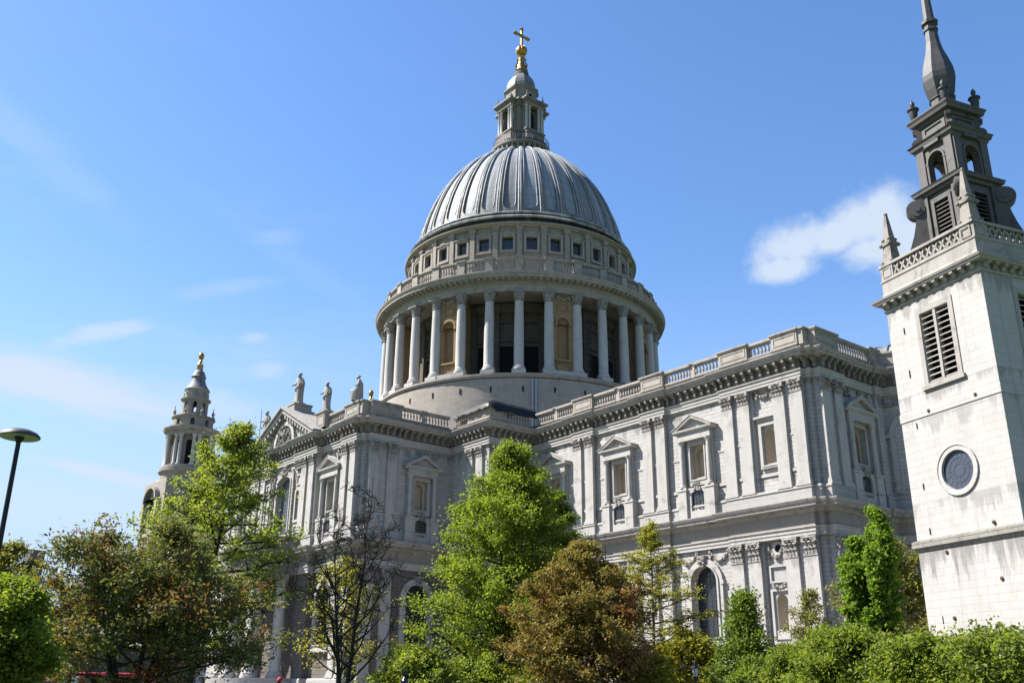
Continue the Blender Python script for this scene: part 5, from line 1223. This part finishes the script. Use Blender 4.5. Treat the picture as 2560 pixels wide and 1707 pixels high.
def leaves_mesh(name, cen, size, mat, parent, rng, droop=.2, aspect=1.7, cross=False):
    n = len(cen); nrm = rng.normal(size=(n, 3)); nrm[:, 2] = np.abs(nrm[:, 2])+droop; nrm /= np.linalg.norm(nrm, axis=1)[:, None]
    a = np.cross(nrm, rng.normal(size=(n, 3))); a /= np.linalg.norm(a, axis=1)[:, None]; b = np.cross(nrm, a)
    s = (size*rng.uniform(.55, 1.3, n))[:, None]; l = s*aspect*.5; w_ = s*.5; fold = nrm*s*.12
    v = np.stack([cen-a*l, cen+b*w_*.9+fold, cen+a*l, cen-b*w_*.9+fold], 1).reshape(-1, 3)
    me = bpy.data.meshes.new(name); me.vertices.add(4*n); me.vertices.foreach_set('co', v.ravel())
    me.loops.add(4*n); me.loops.foreach_set('vertex_index', np.arange(4*n, dtype='i'))
    me.polygons.add(n); me.polygons.foreach_set('loop_start', np.arange(0, 4*n, 4, dtype='i')); me.update(calc_edges=True)
    me.materials.append(mat); o = bpy.data.objects.new(name, me); C.objects.link(o); o.parent = parent; return o

def tree(name, label, cat, px, D, h, prof, mat, nleaf, size=.16, seed=1, trunk=.18, limbs=26, rise=.9, sub=6, spread=.34, sigma=.20, stems=1, lean=(0, 0), group=None, base=.12, leafless=False, flat=1., twigs=3, bushy=.0, plume=0.):
    """prof: crown radius by height fraction; limbs leave the trunk, fork into twigs, and the leaves sit on the twigs"""
    x, y = at(px, D); gz = ground_z(x, y); rg = np.random.default_rng(seed); e = thing(name, label, cat, (x, y, gz-.05), 0, group)
    fr, rr = zip(*prof); Rz = lambda z: np.interp(z/h, fr, rr)
    wood = MB(); tips = []
    lo = fr[0]*h
    heads = []
    for s in range(stems):
        az = 2*PI*s/max(1, stems)+rg.uniform(-.4, .4); out_ = 0 if stems == 1 else Rz(h*.5)*rg.uniform(.25, .5); hh = h*(.985 if s == 0 else rg.uniform(.70, .92))
        pts = []
        for i in range(9):
            f = i/8; wob = .05*h*.12
            pts.append(np.array([math.cos(az)*out_*f**.8+lean[0]*f+rg.normal()*wob*f, math.sin(az)*out_*f**.8+lean[1]*f+rg.normal()*wob*f, hh*f]))
        tr = trunk*(1 if stems == 1 else .62)
        wood.tube([tuple(p) for p in pts], [max(.012, tr*(1.25 if i == 0 else 1)*(1-i/8)**.8) for i in range(9)], 8); heads.append((pts, hh, tr))
    for k in range(limbs):
        pts, hh, tr = heads[k % len(heads)]
        f = base+(0.96-base)*((k+.5)/limbs)**.85; i = min(7, int(f*8)); p0 = pts[i]+(pts[i+1]-pts[i])*(f*8-i)
        az = k*2.39996+rg.uniform(-.4, .4)
        zt = min(h*.985, p0[2]+rise*(h-p0[2])*rg.uniform(.12, .4)+rg.uniform(0, .05*h)); zt = max(zt, lo+.02*h)
        rad = Rz(zt)*rg.uniform(.5, 1.1)
        p3 = np.array([lean[0]*zt/h+math.cos(az)*rad, lean[1]*zt/h+math.sin(az)*rad, zt])
        if plume:
            i2 = min(7, int(zt/hh*8)); ctr = pts[i2]; rad = plume*rg.uniform(.5, 1.1)*max(.12, (1-(zt/hh)**3)); p3 = np.array([ctr[0]+math.cos(az)*rad, ctr[1]+math.sin(az)*rad, min(zt, hh)])
        p1 = p0+(p3-p0)*.4+np.array([0, 0, -(zt-p0[2])*.12+.0]); p2 = p0+(p3-p0)*.72+rg.normal(size=3)*.05*rad
        lr = max(.016, tr*.42*(1-f)**.7+.012)
        curve = [p0, p1, p2, p3]; wood.tube([tuple(p) for p in curve], [lr, lr*.75, lr*.5, lr*.18], 6)
        ln = np.linalg.norm(p3-p0)
        for q in range(sub):
            s = .3+.7*(q+rg.random())/sub; seg = min(2, int(s*3)); b0 = curve[seg]+(curve[seg+1]-curve[seg])*(s*3-seg)
            d = rg.normal(size=3)*np.array([1, 1, .55*flat]); d[2] += .25*flat; d /= np.linalg.norm(d); tl = spread*max(.5, plume or Rz(b0[2]))*rg.uniform(.5, 1.1)
            b1 = b0+d*tl; rc = math.hypot(b1[0]-lean[0]*b1[2]/h, b1[1]-lean[1]*b1[2]/h); mxr = Rz(min(h, max(lo, b1[2])))*1.16
            if rc > mxr: b1[:2] = b1[:2]*mxr/rc
            b1[2] = min(b1[2], h); bm = (b0+b1)/2+rg.normal(size=3)*.04*tl
            wood.tube([tuple(b0), tuple(bm), tuple(b1)], [lr*.38+.006, lr*.25+.005, .005], 4); tips.append((b0, b1))
            for w_ in range(twigs):
                s2 = rg.uniform(.3, 1); c0 = b0+(b1-b0)*s2; d2 = rg.normal(size=3); d2[2] = abs(d2[2])*.6*flat if not leafless else abs(d2[2]); d2 /= np.linalg.norm(d2); c1 = c0+d2*tl*rg.uniform(.3, .6)
                wood.tube([tuple(c0), tuple(c1)], [.008 if not leafless else .011, .004], 3); tips.append((c0, c1))
    obj('trunk', wood, 'bark', e, smooth=60)
    if not leafless:
        T = np.array([np.concatenate(t_) for t_ in tips]); pick = rg.integers(0, len(T), nleaf); s = rg.random(nleaf)**.6
        wgt = rg.random(len(T))
        cen = T[pick, :3]+(T[pick, 3:]-T[pick, :3])*s[:, None]+rg.normal(size=(nleaf, 3))*sigma*np.array([1, 1, .75])*(.5+wgt[pick])[:, None]
        if bushy:
            nb = int(nleaf*bushy); zz = lo+(h-lo)*rg.random(nb); az = rg.uniform(0, 2*PI, nb); r_ = Rz(zz)*(rg.random(nb)**.4)*(.82+.2*np.sin(az*5+zz*2.3+seed)*np.sin(zz*3.1+az*2))
            cen = np.concatenate([cen, np.stack([r_*np.cos(az)+lean[0]*zz/h, r_*np.sin(az)+lean[1]*zz/h, zz], 1)+rg.normal(size=(nb, 3))*.05])
        cen[:, 2] = np.maximum(cen[:, 2], .15)
        leaves_mesh('crown', cen, size, L[mat], e, rg)
    return e
def top(px, py, D): x, y = at(px, D); return height(px, py, D)-ground_z(x, y)
LG = 'garden trees in front of the cathedral'
tree('broadleaf_tree', 'tall bright green tree standing in front of the wing corner, right of the bare tree', 'tree', 1248, 50, top(1285, 1108, 50), [(.08, 3.5), (.2, 4.5), (.36, 4.6), (.5, 4.1), (.62, 3.9), (.74, 2.9), (.86, 1.8), (.94, 1.0), (1, .25)], 'spring', 100000, .09, 11, .22, 74, .4, 8, .30, .22, lean=(.45, .45), group=LG, base=.1, flat=.6, bushy=.07)
tree('broadleaf_tree', 'darker green tree half hidden behind the bright green tree', 'tree', 1375, 57, top(1390, 1215, 57), [(.1, 2.2), (.4, 3.0), (.7, 2.3), (.9, 1.4), (1, .3)], 'dark', 22000, .13, 12, .18, 30, .7, 6, .34, .2, group=LG)
tree('copper_tree', 'copper brown tree with reddish patches, right of the bright green tree', 'tree', 1452, 42, top(1450, 1350, 42), [(.05, 2.8), (.2, 3.6), (.42, 3.5), (.6, 2.9), (.75, 2.3), (.88, 1.6), (1, .4)], 'copper', 80000, .08, 21, .17, 54, .55, 8, .30, .14, stems=4, group=LG, bushy=.1)
tree('bronze_tree', 'broad spreading tree with dull olive and red leaves and low forked stems, left side', 'tree', 350, 32, top(430, 1300, 32), [(.1, 2.6), (.25, 3.8), (.45, 3.9), (.62, 3.6), (.78, 2.9), (.9, 1.9), (1, .6)], 'bronze', 50000, .075, 31, .16, 54, .6, 8, .32, .17, stems=5, group=LG, base=.16)
tree('tall_airy_tree', 'tallest left tree, light airy yellow green crown before the transept', 'tree', 488, 44, top(560, 1052, 44), [(.15, 3.6), (.35, 4.4), (.52, 3.7), (.65, 3.0), (.78, 2.2), (.9, 1.2), (1, .25)], 'airy', 31000, .085, 41, .2, 60, .4, 8, .30, .18, lean=(.85, .85), group=LG, base=.16)
tree('bare_tree', 'bare leafless tree with dark branches in front of the transept', 'tree', 872, 42, top(850, 1185, 42), [(.12, 2.4), (.35, 3.1), (.6, 2.8), (.85, 1.7), (1, .3)], 'airy', 0, .1, 51, .16, 40, 1.25, 9, .34, .1, stems=2, group=LG, base=.12, leafless=True, twigs=7)
tree('thin_tree', 'thin pale yellow green tree seen through the bare tree', 'tree', 858, 62, top(858, 1385, 62), [(.12, 2.4), (.4, 3.1), (.7, 2.6), (.9, 1.5), (1, .3)], 'yellow', 5000, .10, 61, .14, 28, .7, 7, .34, .22, group=LG)
tree('larch_tree', 'feathery sparse larch with thin drooping twigs before the arched choir window', 'tree', 1632, 47, top(1612, 1295, 47), [(.1, 4.4), (.3, 4.2), (.5, 3.3), (.7, 2.0), (.85, 1.0), (1, .05)], 'yellow', 17000, .06, 71, .10, 64, .32, 9, .30, .10, group=LG, base=.08, flat=.4)
tree('small_conical_tree', 'small conical green tree below the niche bay of the choir', 'tree', 1858, 44, top(1845, 1475, 44), [(.05, 3.4), (.2, 2.8), (.36, 1.8), (.55, 1.0), (.75, .55), (.9, .3), (1, .05)], 'dark', 20000, .085, 81, .1, 40, .3, 7, .48, .20, group=LG)
tree('yellow_shrub', 'yellow green shrub beside the small conical tree, behind the garden lantern', 'shrub', 1712, 46, top(1715, 1575, 46), [(.05, 2.5), (.4, 2.2), (.7, 1.6), (1, .4)], 'yellow', 18000, .10, 82, .07, 30, .6, 7, .38, .17, stems=4, group=LG, bushy=.1)
tree('hornbeam_tree', 'dense dark green upright tree with pointed tops, left of the white tower', 'tree', 2182, 42, top(2170, 1268, 42), [(.06, 2.3), (.25, 2.3), (.45, 2.2), (.65, 1.7), (.82, 1.2), (.93, .6), (1, .2)], 'dense', 52000, .10, 91, .15, 96, 1.9, 7, .36, .09, stems=7, group=LG, plume=.85)
tree('olive_tree', 'olive brown thin tree behind the dense upright tree, next to the white tower', 'tree', 2215, 56, top(2240, 1335, 56), [(.1, 2.2), (.4, 3.0), (.7, 2.7), (.9, 1.7), (1, .4)], 'olive', 22000, .11, 92, .14, 36, .7, 7, .34, .2, group=LG)
tree('pale_shrub', 'thin pale green young tree in front of the choir corner', 'tree', 2022, 48, top(2020, 1465, 48), [(.1, 1.7), (.5, 1.6), (.8, 1.0), (1, .15)], 'olive', 4800, .075, 93, .08, 28, .9, 7, .36, .13, group=LG)
HG = 'clipped lime trees along the right foreground'
tree('pleached_tree', 'leafy green tree at lower right in front of the dense upright tree', 'tree', 2090, 23, top(2090, 1578, 23), [(.1, .95), (.3, 1.3), (.6, 1.3), (.9, 1.0), (1, .55)], 'hedge', 56000, .052, 101, .07, 48, .7, 8, .38, .10, group=HG, bushy=.06)
tree('pleached_tree', 'leafy green tree before the left edge of the white tower', 'tree', 2290, 21, top(2290, 1590, 21), [(.1, .9), (.3, 1.2), (.6, 1.2), (.9, 1.0), (1, .5)], 'hedge', 30000, .05, 102, .07, 46, .7, 8, .38, .10, group=HG)
tree('pleached_tree', 'leafy green tree at the lower right corner before the white tower', 'tree', 2490, 19, top(2490, 1572, 19), [(.1, .8), (.3, 1.1), (.6, 1.1), (.9, .9), (1, .45)], 'hedge', 14500, .05, 103, .07, 42, .7, 8, .38, .11, group=HG)
tree('pleached_tree', 'leafy green tree left of the lower right row, next to the conical tree', 'tree', 1975, 30, top(1985, 1612, 30), [(.1, .9), (.4, 1.15), (.7, 1.05), (1, .4)], 'hedge', 26000, .055, 104, .07, 38, .7, 7, .38, .11, group=HG, bushy=.05)
tree('columnar_tree', 'dense yellow green clipped tree at the lower left corner', 'tree', 30, 24, top(40, 1445, 24), [(.03, .85), (.3, 1.05), (.6, 1.05), (.85, .85), (.95, .5), (1, .2)], 'hedge', 44000, .065, 111, .08, 44, 1.0, 7, .40, .10, group=LG, bushy=.08)
tree('green_shrub', 'low green shrub at the bottom below the bright green tree', 'shrub', 1045, 40, top(1040, 1612, 40), [(.05, 2.2), (.4, 2.1), (.75, 1.5), (1, .4)], 'airy', 16000, .09, 121, .06, 30, .7, 7, .38, .17, stems=4, group=LG)
tree('green_shrub', 'low green shrub under the copper tree', 'shrub', 1380, 46, top(1380, 1655, 46), [(.05, 2.2), (.5, 2.1), (.8, 1.5), (1, .4)], 'hedge', 14000, .10, 122, .06, 28, .8, 6, .4, .15, stems=4, group=LG)
tree('green_shrub', 'green shrub at the bottom between the conical tree and the lower right row', 'shrub', 1905, 36, top(1905, 1632, 36), [(.05, 1.4), (.5, 1.4), (.8, 1.0), (1, .3)], 'dark', 14000, .09, 123, .06, 28, .8, 6, .4, .13, stems=4, group=LG)
tree('far_tree', 'hazy brown green tree at the far left edge behind the lamp post', 'tree', 15, 85, top(20, 1352, 85), [(.1, 2.4), (.5, 3.0), (.8, 2.3), (1, .7)], 'olive', 14000, .16, 131, .18, 30, .8, 6, .34, .25, group=LG)

tree('green_shrub', 'small green shrub at the bottom between the bright green tree and the copper tree', 'shrub', 1195, 47, top(1190, 1640, 47), [(.05, 1.9), (.5, 1.8), (.8, 1.2), (1, .4)], 'spring', 11000, .09, 124, .06, 26, .7, 6, .4, .16, stems=4, group=LG)
tree('yellow_shrub', 'yellow green shrub at the foot of the larch, right of the copper tree', 'shrub', 1605, 43, top(1600, 1640, 43), [(.05, 1.7), (.5, 1.6), (.8, 1.1), (1, .4)], 'yellow', 10000, .09, 125, .06, 26, .7, 6, .4, .16, stems=4, group=LG)

# ------------------------------------------------ lamps, bus, figures, far buildings
x, y = at(50, 20, 1085)
lp = thing('lamp_post', 'black lamp post with a flat mushroom shaped head at the left edge', 'street lamp', (x, y, ground_z(x, y)))
hz = height(50, 1090, 20)-ground_z(x, y)
m = MB(); m.lathe([(.09, 0), (.09, .9), (.06, 1.0), (.05, 1.1), (.042, hz-.05)], 14); obj('pole', m, 'black', lp, smooth=40)
m = MB(); m.lathe([(.01, hz+.14), (.08, hz+.135), (.2, hz+.11), (.31, hz+.06), (.36, hz+.01), (.365, hz-.02), (.35, hz-.03)], 36); obj('lamp_shade', m, 'iron', lp, smooth=50)
m = MB(); m.lathe([(.355, hz-.025), (.34, hz-.035), (.1, hz-.02), (.01, hz-.02)], 36)
M['diffuser'] = plain('lamp_underside', (.30, .29, .27), .5); obj('diffuser', m, 'diffuser', lp)
m = MB(); m.lathe([(.05, hz-.12), (.08, hz-.06), (.09, hz-.01)], 14); obj('collar', m, 'black', lp)

x, y = at(1738, 40, 1665); gz = ground_z(x, y)
ga = thing('garden_lantern', 'black Victorian style lantern on a thin post among the shrubs', 'street lamp', (x, y, gz))
b0 = height(1738, 1690, 40)-gz; b1 = height(1738, 1669, 40)-gz; b2 = height(1738, 1648, 40)-gz
m = MB(); m.lathe([(.12, 0), (.12, .3), (.07, .4), (.045, .6), (.035, b0-.1), (.07, b0-.06), (.09, b0)], 10); obj('post', m, 'black', ga, smooth=40)
m = MB(); m.lathe([(.1, b0), (.16, b1)], 6); M['lampglass'] = plain('lantern_glass', (.45, .47, .45), .2); obj('glass', m, 'lampglass', ga)
m = MB()
for k in range(6): a = k*PI/3; m.tube([(.1*math.cos(a), .1*math.sin(a), b0), (.165*math.cos(a), .165*math.sin(a), b1)], [.012]*2, 4)
obj('frame', m, 'black', ga)
m = MB(); m.lathe([(.2, b1-.01), (.21, b1), (.13, b1+.07), (.06, b1+.12), (.04, b1+.18), (.06, b1+.22), (.03, b1+.25), (.01, b2)], 6); obj('roof', m, 'black', ga)

# dark bronze figure standing among the shrubs (only its head and shoulders reach into view)
M['bronze_metal'] = plain('dark_bronze', (.022, .022, .024), .28, .7, .6)
x, y = at(1012, 27, 1680); zt = height(1012, 1671, 27); gz = ground_z(x, y)
statue('bronze_figure', 'dark shiny bronze figure at the bottom edge, only head and shoulders visible', x, y, gz+.25, zt-gz-.4, 150, 77, mat='bronze_metal', group=None)

# red double-decker bus behind the bronze leaved tree
M['busred'] = plain('bus_red_paint', (.42, .018, .016), .3, 0, .5, .06)
M['white'] = plain('white_panel', (.7, .7, .68), .5)
M['tyre'] = plain('tyre_rubber', (.02, .02, .02), .8)
bx, by = at(190, 100, 1690); bz = .82
bus = thing('red_bus', 'red double-decker bus on the road behind the bronze leaved tree', 'bus', (bx, by, bz), R(-1))
BW, BL = 1.27, 6.6; bh = height(212, 1679, 100)-bz
bp = [(-BW, .35), (BW, .35), (BW, bh-.3), (BW-.12, bh-.1), (BW-.35, bh), (-BW+.35, bh), (-BW+.12, bh-.1), (-BW, bh-.3)]
FB = frame(0, 0, 0)                                     # front face looks to local -y
m = MB(); m.prism(FB, bp, 0, -BL); obj('body', m, 'busred', bus)
m = MB(); m.box(FB, -BW+.12, BW-.12, .0, .03, bh-1.25, bh-.32); obj('window', m, 'glass', bus)
m = MB(); m.box(FB, -BW+.12, BW-.12, .0, .03, bh-2.0, bh-1.45); obj('blind_panel', m, 'white', bus)
m = MB(); m.box(FB, -BW+.1, BW-.1, .0, .03, .95, bh-2.15); obj('windscreen', m, 'glass', bus)
for s in (-1, 1):
    F = frame(s*BW, 0, 90) if s > 0 else frame(s*BW, BL, 270)
    for z0, z1 in ((bh-1.25, bh-.38), (1.1, bh-2.3)):
        for k in range(4): m = MB(); m.box(F, .35+1.42*k, 1.6+1.42*k, 0, .03, z0, z1); obj('window', m, 'glass', bus)
    for u in (1.4, 5.0):
        m = MB(); c = F(u, -.16, .5); m.prism(F, [(u+.5*math.cos(PI*i/10), .5+.5*math.sin(PI*i/10)) for i in range(20)], -.25, .02); wl = obj('wheel', m, 'tyre', bus)
        m = MB(); m.prism(F, [(u+.27*math.cos(PI*i/8), .5+.27*math.sin(PI*i/8)) for i in range(16)], .02, .05); obj('rim', m, 'pipe', wl)

# people at the lower edge
M['skin'] = plain('skin', (.42, .26, .19), .5, 0, .4, .05); M['hair'] = plain('brown_hair', (.045, .025, .015), .55); M['redcloth'] = plain('red_cloth', (.45, .03, .03), .8); M['darkcloth'] = plain('dark_cloth', (.02, .022, .03), .85)
def person(label, px, py_top, D, rz, hair, coat, cap=None, group='people passing at the bottom edge'):
    x, y = at(px, D, 1690); gz = ground_z(x, y); h = height(px, py_top, D)-gz; s = h/1.75
    e = thing('person', label, 'person', (x, y, gz), R(rz), group)
    V = [(0, 0, .95), (0, 0, 1.15), (0, .01, 1.36), (0, 0, 1.47), (0, -.02, 1.55), (0, -.025, 1.64), (0, -.02, 1.72), (.09, 0, .9), (.1, -.05, .5), (.1, .02, .09), (.1, -.14, .04), (-.09, 0, .9), (-.1, .12, .5), (-.1, .25, .12), (-.1, .12, .05),
         (.17, .01, 1.40), (.23, .05, 1.14), (.22, -.08, .92), (-.17, .01, 1.40), (-.24, .0, 1.14), (-.22, -.16, .95)]
    E_ = [(0, 1), (1, 2), (2, 3), (3, 4), (4, 5), (5, 6), (0, 7), (7, 8), (8, 9), (9, 10), (0, 11), (11, 12), (12, 13), (13, 14), (2, 15), (15, 16), (16, 17), (2, 18), (18, 19), (19, 20)]
    Rr = [(.16, .12), (.14, .105), (.17, .115), (.058, .058), (.07, .075), (.078, .095), (.06, .075), (.095, .1), (.062, .065), (.045, .05), (.04, .03), (.095, .1), (.062, .065), (.045, .05), (.04, .03), (.062, .065), (.045, .048), (.034, .036), (.062, .065), (.045, .048), (.034, .036)]
    me = bpy.data.meshes.new('body'); me.from_pydata([(a*s, b*s, c*s) for a, b, c in V], E_, []); me.update()
    o = bpy.data.objects.new('body', me); C.objects.link(o); o.parent = e; me.materials.append(M['skin'])
    sk = o.modifiers.new('skin', 'SKIN'); sv = me.skin_vertices[0].data
    for v_, r_ in zip(sv, Rr): v_.radius = (r_[0]*s, r_[1]*s)
    sv[0].use_root = True; o.modifiers.new('sub', 'SUBSURF').levels = 1; o.modifiers['sub'].render_levels = 2
    for sd, hx, hy, hz in ((1, .22, -.08, .92), (-1, -.22, -.16, .95)):
        hm = MB(); hm.box(lambda u, v, z: ((hx+u)*s, (hy+v)*s, (hz+z)*s), -.014, .014, -.045, .03, -.1, .01)
        for f_ in range(4):
            q = -.038+.022*f_; ln = (.07, .08, .076, .06)[f_]; hm.tube([((hx)*s, (hy+q)*s, (hz-.09)*s), ((hx-.008*sd)*s, (hy+q-.006)*s, (hz-.09-ln*.55)*s), ((hx-.03*sd)*s, (hy+q-.01)*s, (hz-.09-ln)*s)], [.009*s, .0085*s, .006*s], 5)
        hm.tube([(hx*s, (hy-.04)*s, (hz-.02)*s), ((hx-.015*sd)*s, (hy-.07)*s, (hz-.06)*s), ((hx-.02*sd)*s, (hy-.075)*s, (hz-.095)*s)], [.011*s, .01*s, .007*s], 5); obj('hand', hm, 'skin', e)
    cm = MB()
    for a, b, c in ((0, .0, 1.0),): cm.lathe([(.19*s, .78*s), (.185*s, .95*s), (.165*s, 1.12*s), (.2*s, 1.34*s), (.19*s, 1.42*s), (.09*s, 1.48*s), (.07*s, 1.5*s)], 16)
    cm.v = [(vx*1.05, vy*.72, vz) for vx, vy, vz in cm.v]
    for pts in (((.17, .01, 1.41), (.23, .05, 1.14), (.22, -.07, .95)), ((-.17, .01, 1.41), (-.24, 0, 1.14), (-.22, -.15, .98))): cm.tube([tuple(q*s for q in p_) for p_ in pts], [.085*s, .068*s, .055*s], 10)
    obj('coat', cm, coat, e, smooth=60)
    tm = MB()
    for pts in (((.09, 0, .92), (.1, -.05, .5), (.1, .02, .1)), ((-.09, 0, .92), (-.1, .12, .5), (-.1, .25, .12))): tm.tube([tuple(q*s for q in p_) for p_ in pts], [.115*s, .085*s, .075*s], 10)
    obj('trousers', tm, 'darkcloth', e, smooth=60)
    hm = MB(); hm.lathe([(.01, .125), (.06, .115), (.096, .06), (.105, -.01), (.10, -.10), (.07, -.12)], 14); hm.v = [(a*s, (b*1.1+.012)*s, (c+1.645)*s) for a, b, c in hm.v]
    hm.f = [f for f in hm.f if not all(hm.v[i][1] < -.045*s and hm.v[i][2] < 1.70*s for i in f)]
    obj('hair', hm, hair, e, smooth=60)
    fm = MB()
    for sd in (-1, 1):
        fm.lathe([(.001, -.012*s), (.012*s, 0), (.001, .012*s)], 8, .032*s*sd, -.092*s, 1.645*s)
        fm.lathe([(.001, -.03*s), (.014*s, 0), (.001, .03*s)], 6, .082*s*sd, -.015*s, 1.635*s)
    fm.tube([(0, -.098*s, 1.645*s), (0, -.122*s, 1.60*s), (0, -.1*s, 1.59*s)], [.008*s, .014*s, .008*s], 6); fm.tube([(-.025*s, -.095*s, 1.565*s), (0, -.104*s, 1.563*s), (.025*s, -.095*s, 1.565*s)], [.006*s, .009*s, .006*s], 5)
    obj('face', fm, 'skin', e)
    if cap:
        km = MB(); km.lathe([(.01, .15), (.07, .13), (.11, .05), (.115, .0)], 14); km.v = [(a*s, b*s*1.1, (c+1.66)*s) for a, b, c in km.v]; km.box(lambda u, v, z: (u*s, v*s, z*s), -.08, .08, -.2, -.08, 1.655, 1.668); obj('cap', km, cap, e, smooth=60)
    return e
person('person with long brown hair and a dark coat under the bronze leaved tree', 352, 1684, 31, 200, 'hair', 'darkcloth')
person('person wearing a red cap at the bottom edge, left of the bare tree', 700, 1694, 36, 120, 'hair', 'darkcloth', 'redcloth')

# far buildings at the left
M['farwall'] = stone('far_building_stone', (.19, .185, .175), (1.6, .9, .02), .3, soot=.3, streak=.3)
M['dkwall'] = stone('far_building_dark', (.07, .066, .064), (1.0, .4, .02), .3, soot=.3)
M['orange'] = plain('orange_sign_board', (.75, .12, .02), .5, 0, .4, .04)
D = 150; x, y = at(75, D, 1450); zt = height(75, 1375, D)
fb = thing('stone_building', 'grey flat topped stone building far left between two trees', 'building', (x, y, .6), R(12))
m = MB(); m.box(W0, -14, 6, -8, 8, 0, zt-9.0); m.box(W0, -1.0, .95, -1.0, 1.0, zt-9.05, zt-.95); m.box(W0, -1.08, 1.03, -1.08, 1.08, zt-.95, zt-.6)
obj('wall', m, 'farwall', fb)
for k in range(9):
    for q in range(3): m = MB(); m.box(frame(0, -8), -13+2.1*k, -11.9+2.1*k, -.1, .02, 1.5+3.2*q, 3.6+3.2*q); obj('window', m, 'glass', fb)
D = 118; x, y = at(110, D, 1690); zt = height(110, 1665, D)
sb = thing('dark_building', 'low dark building with an orange sign board at the lower left', 'building', (x, y, .6), R(50))
m = MB(); m.box(W0, -9, 12, 0, 8, 0, zt+1.2); m.box(W0, -9.2, 12.2, -.2, 8.2, zt+1.2, zt+1.5); obj('wall', m, 'dkwall', sb)
sgx = 0.6
m = MB(); m.box(W0, sgx-.7, sgx+.7, -.12, -.02, height(120, 1701, D)-.6, height(120, 1690, D)-.6); obj('sign_board', m, 'orange', sb)
for k in range(6): m = MB(); m.box(W0, -8.2+3.3*k, -5.8+3.3*k, -.03, .02, .4, 2.4); obj('window', m, 'glass', sb)
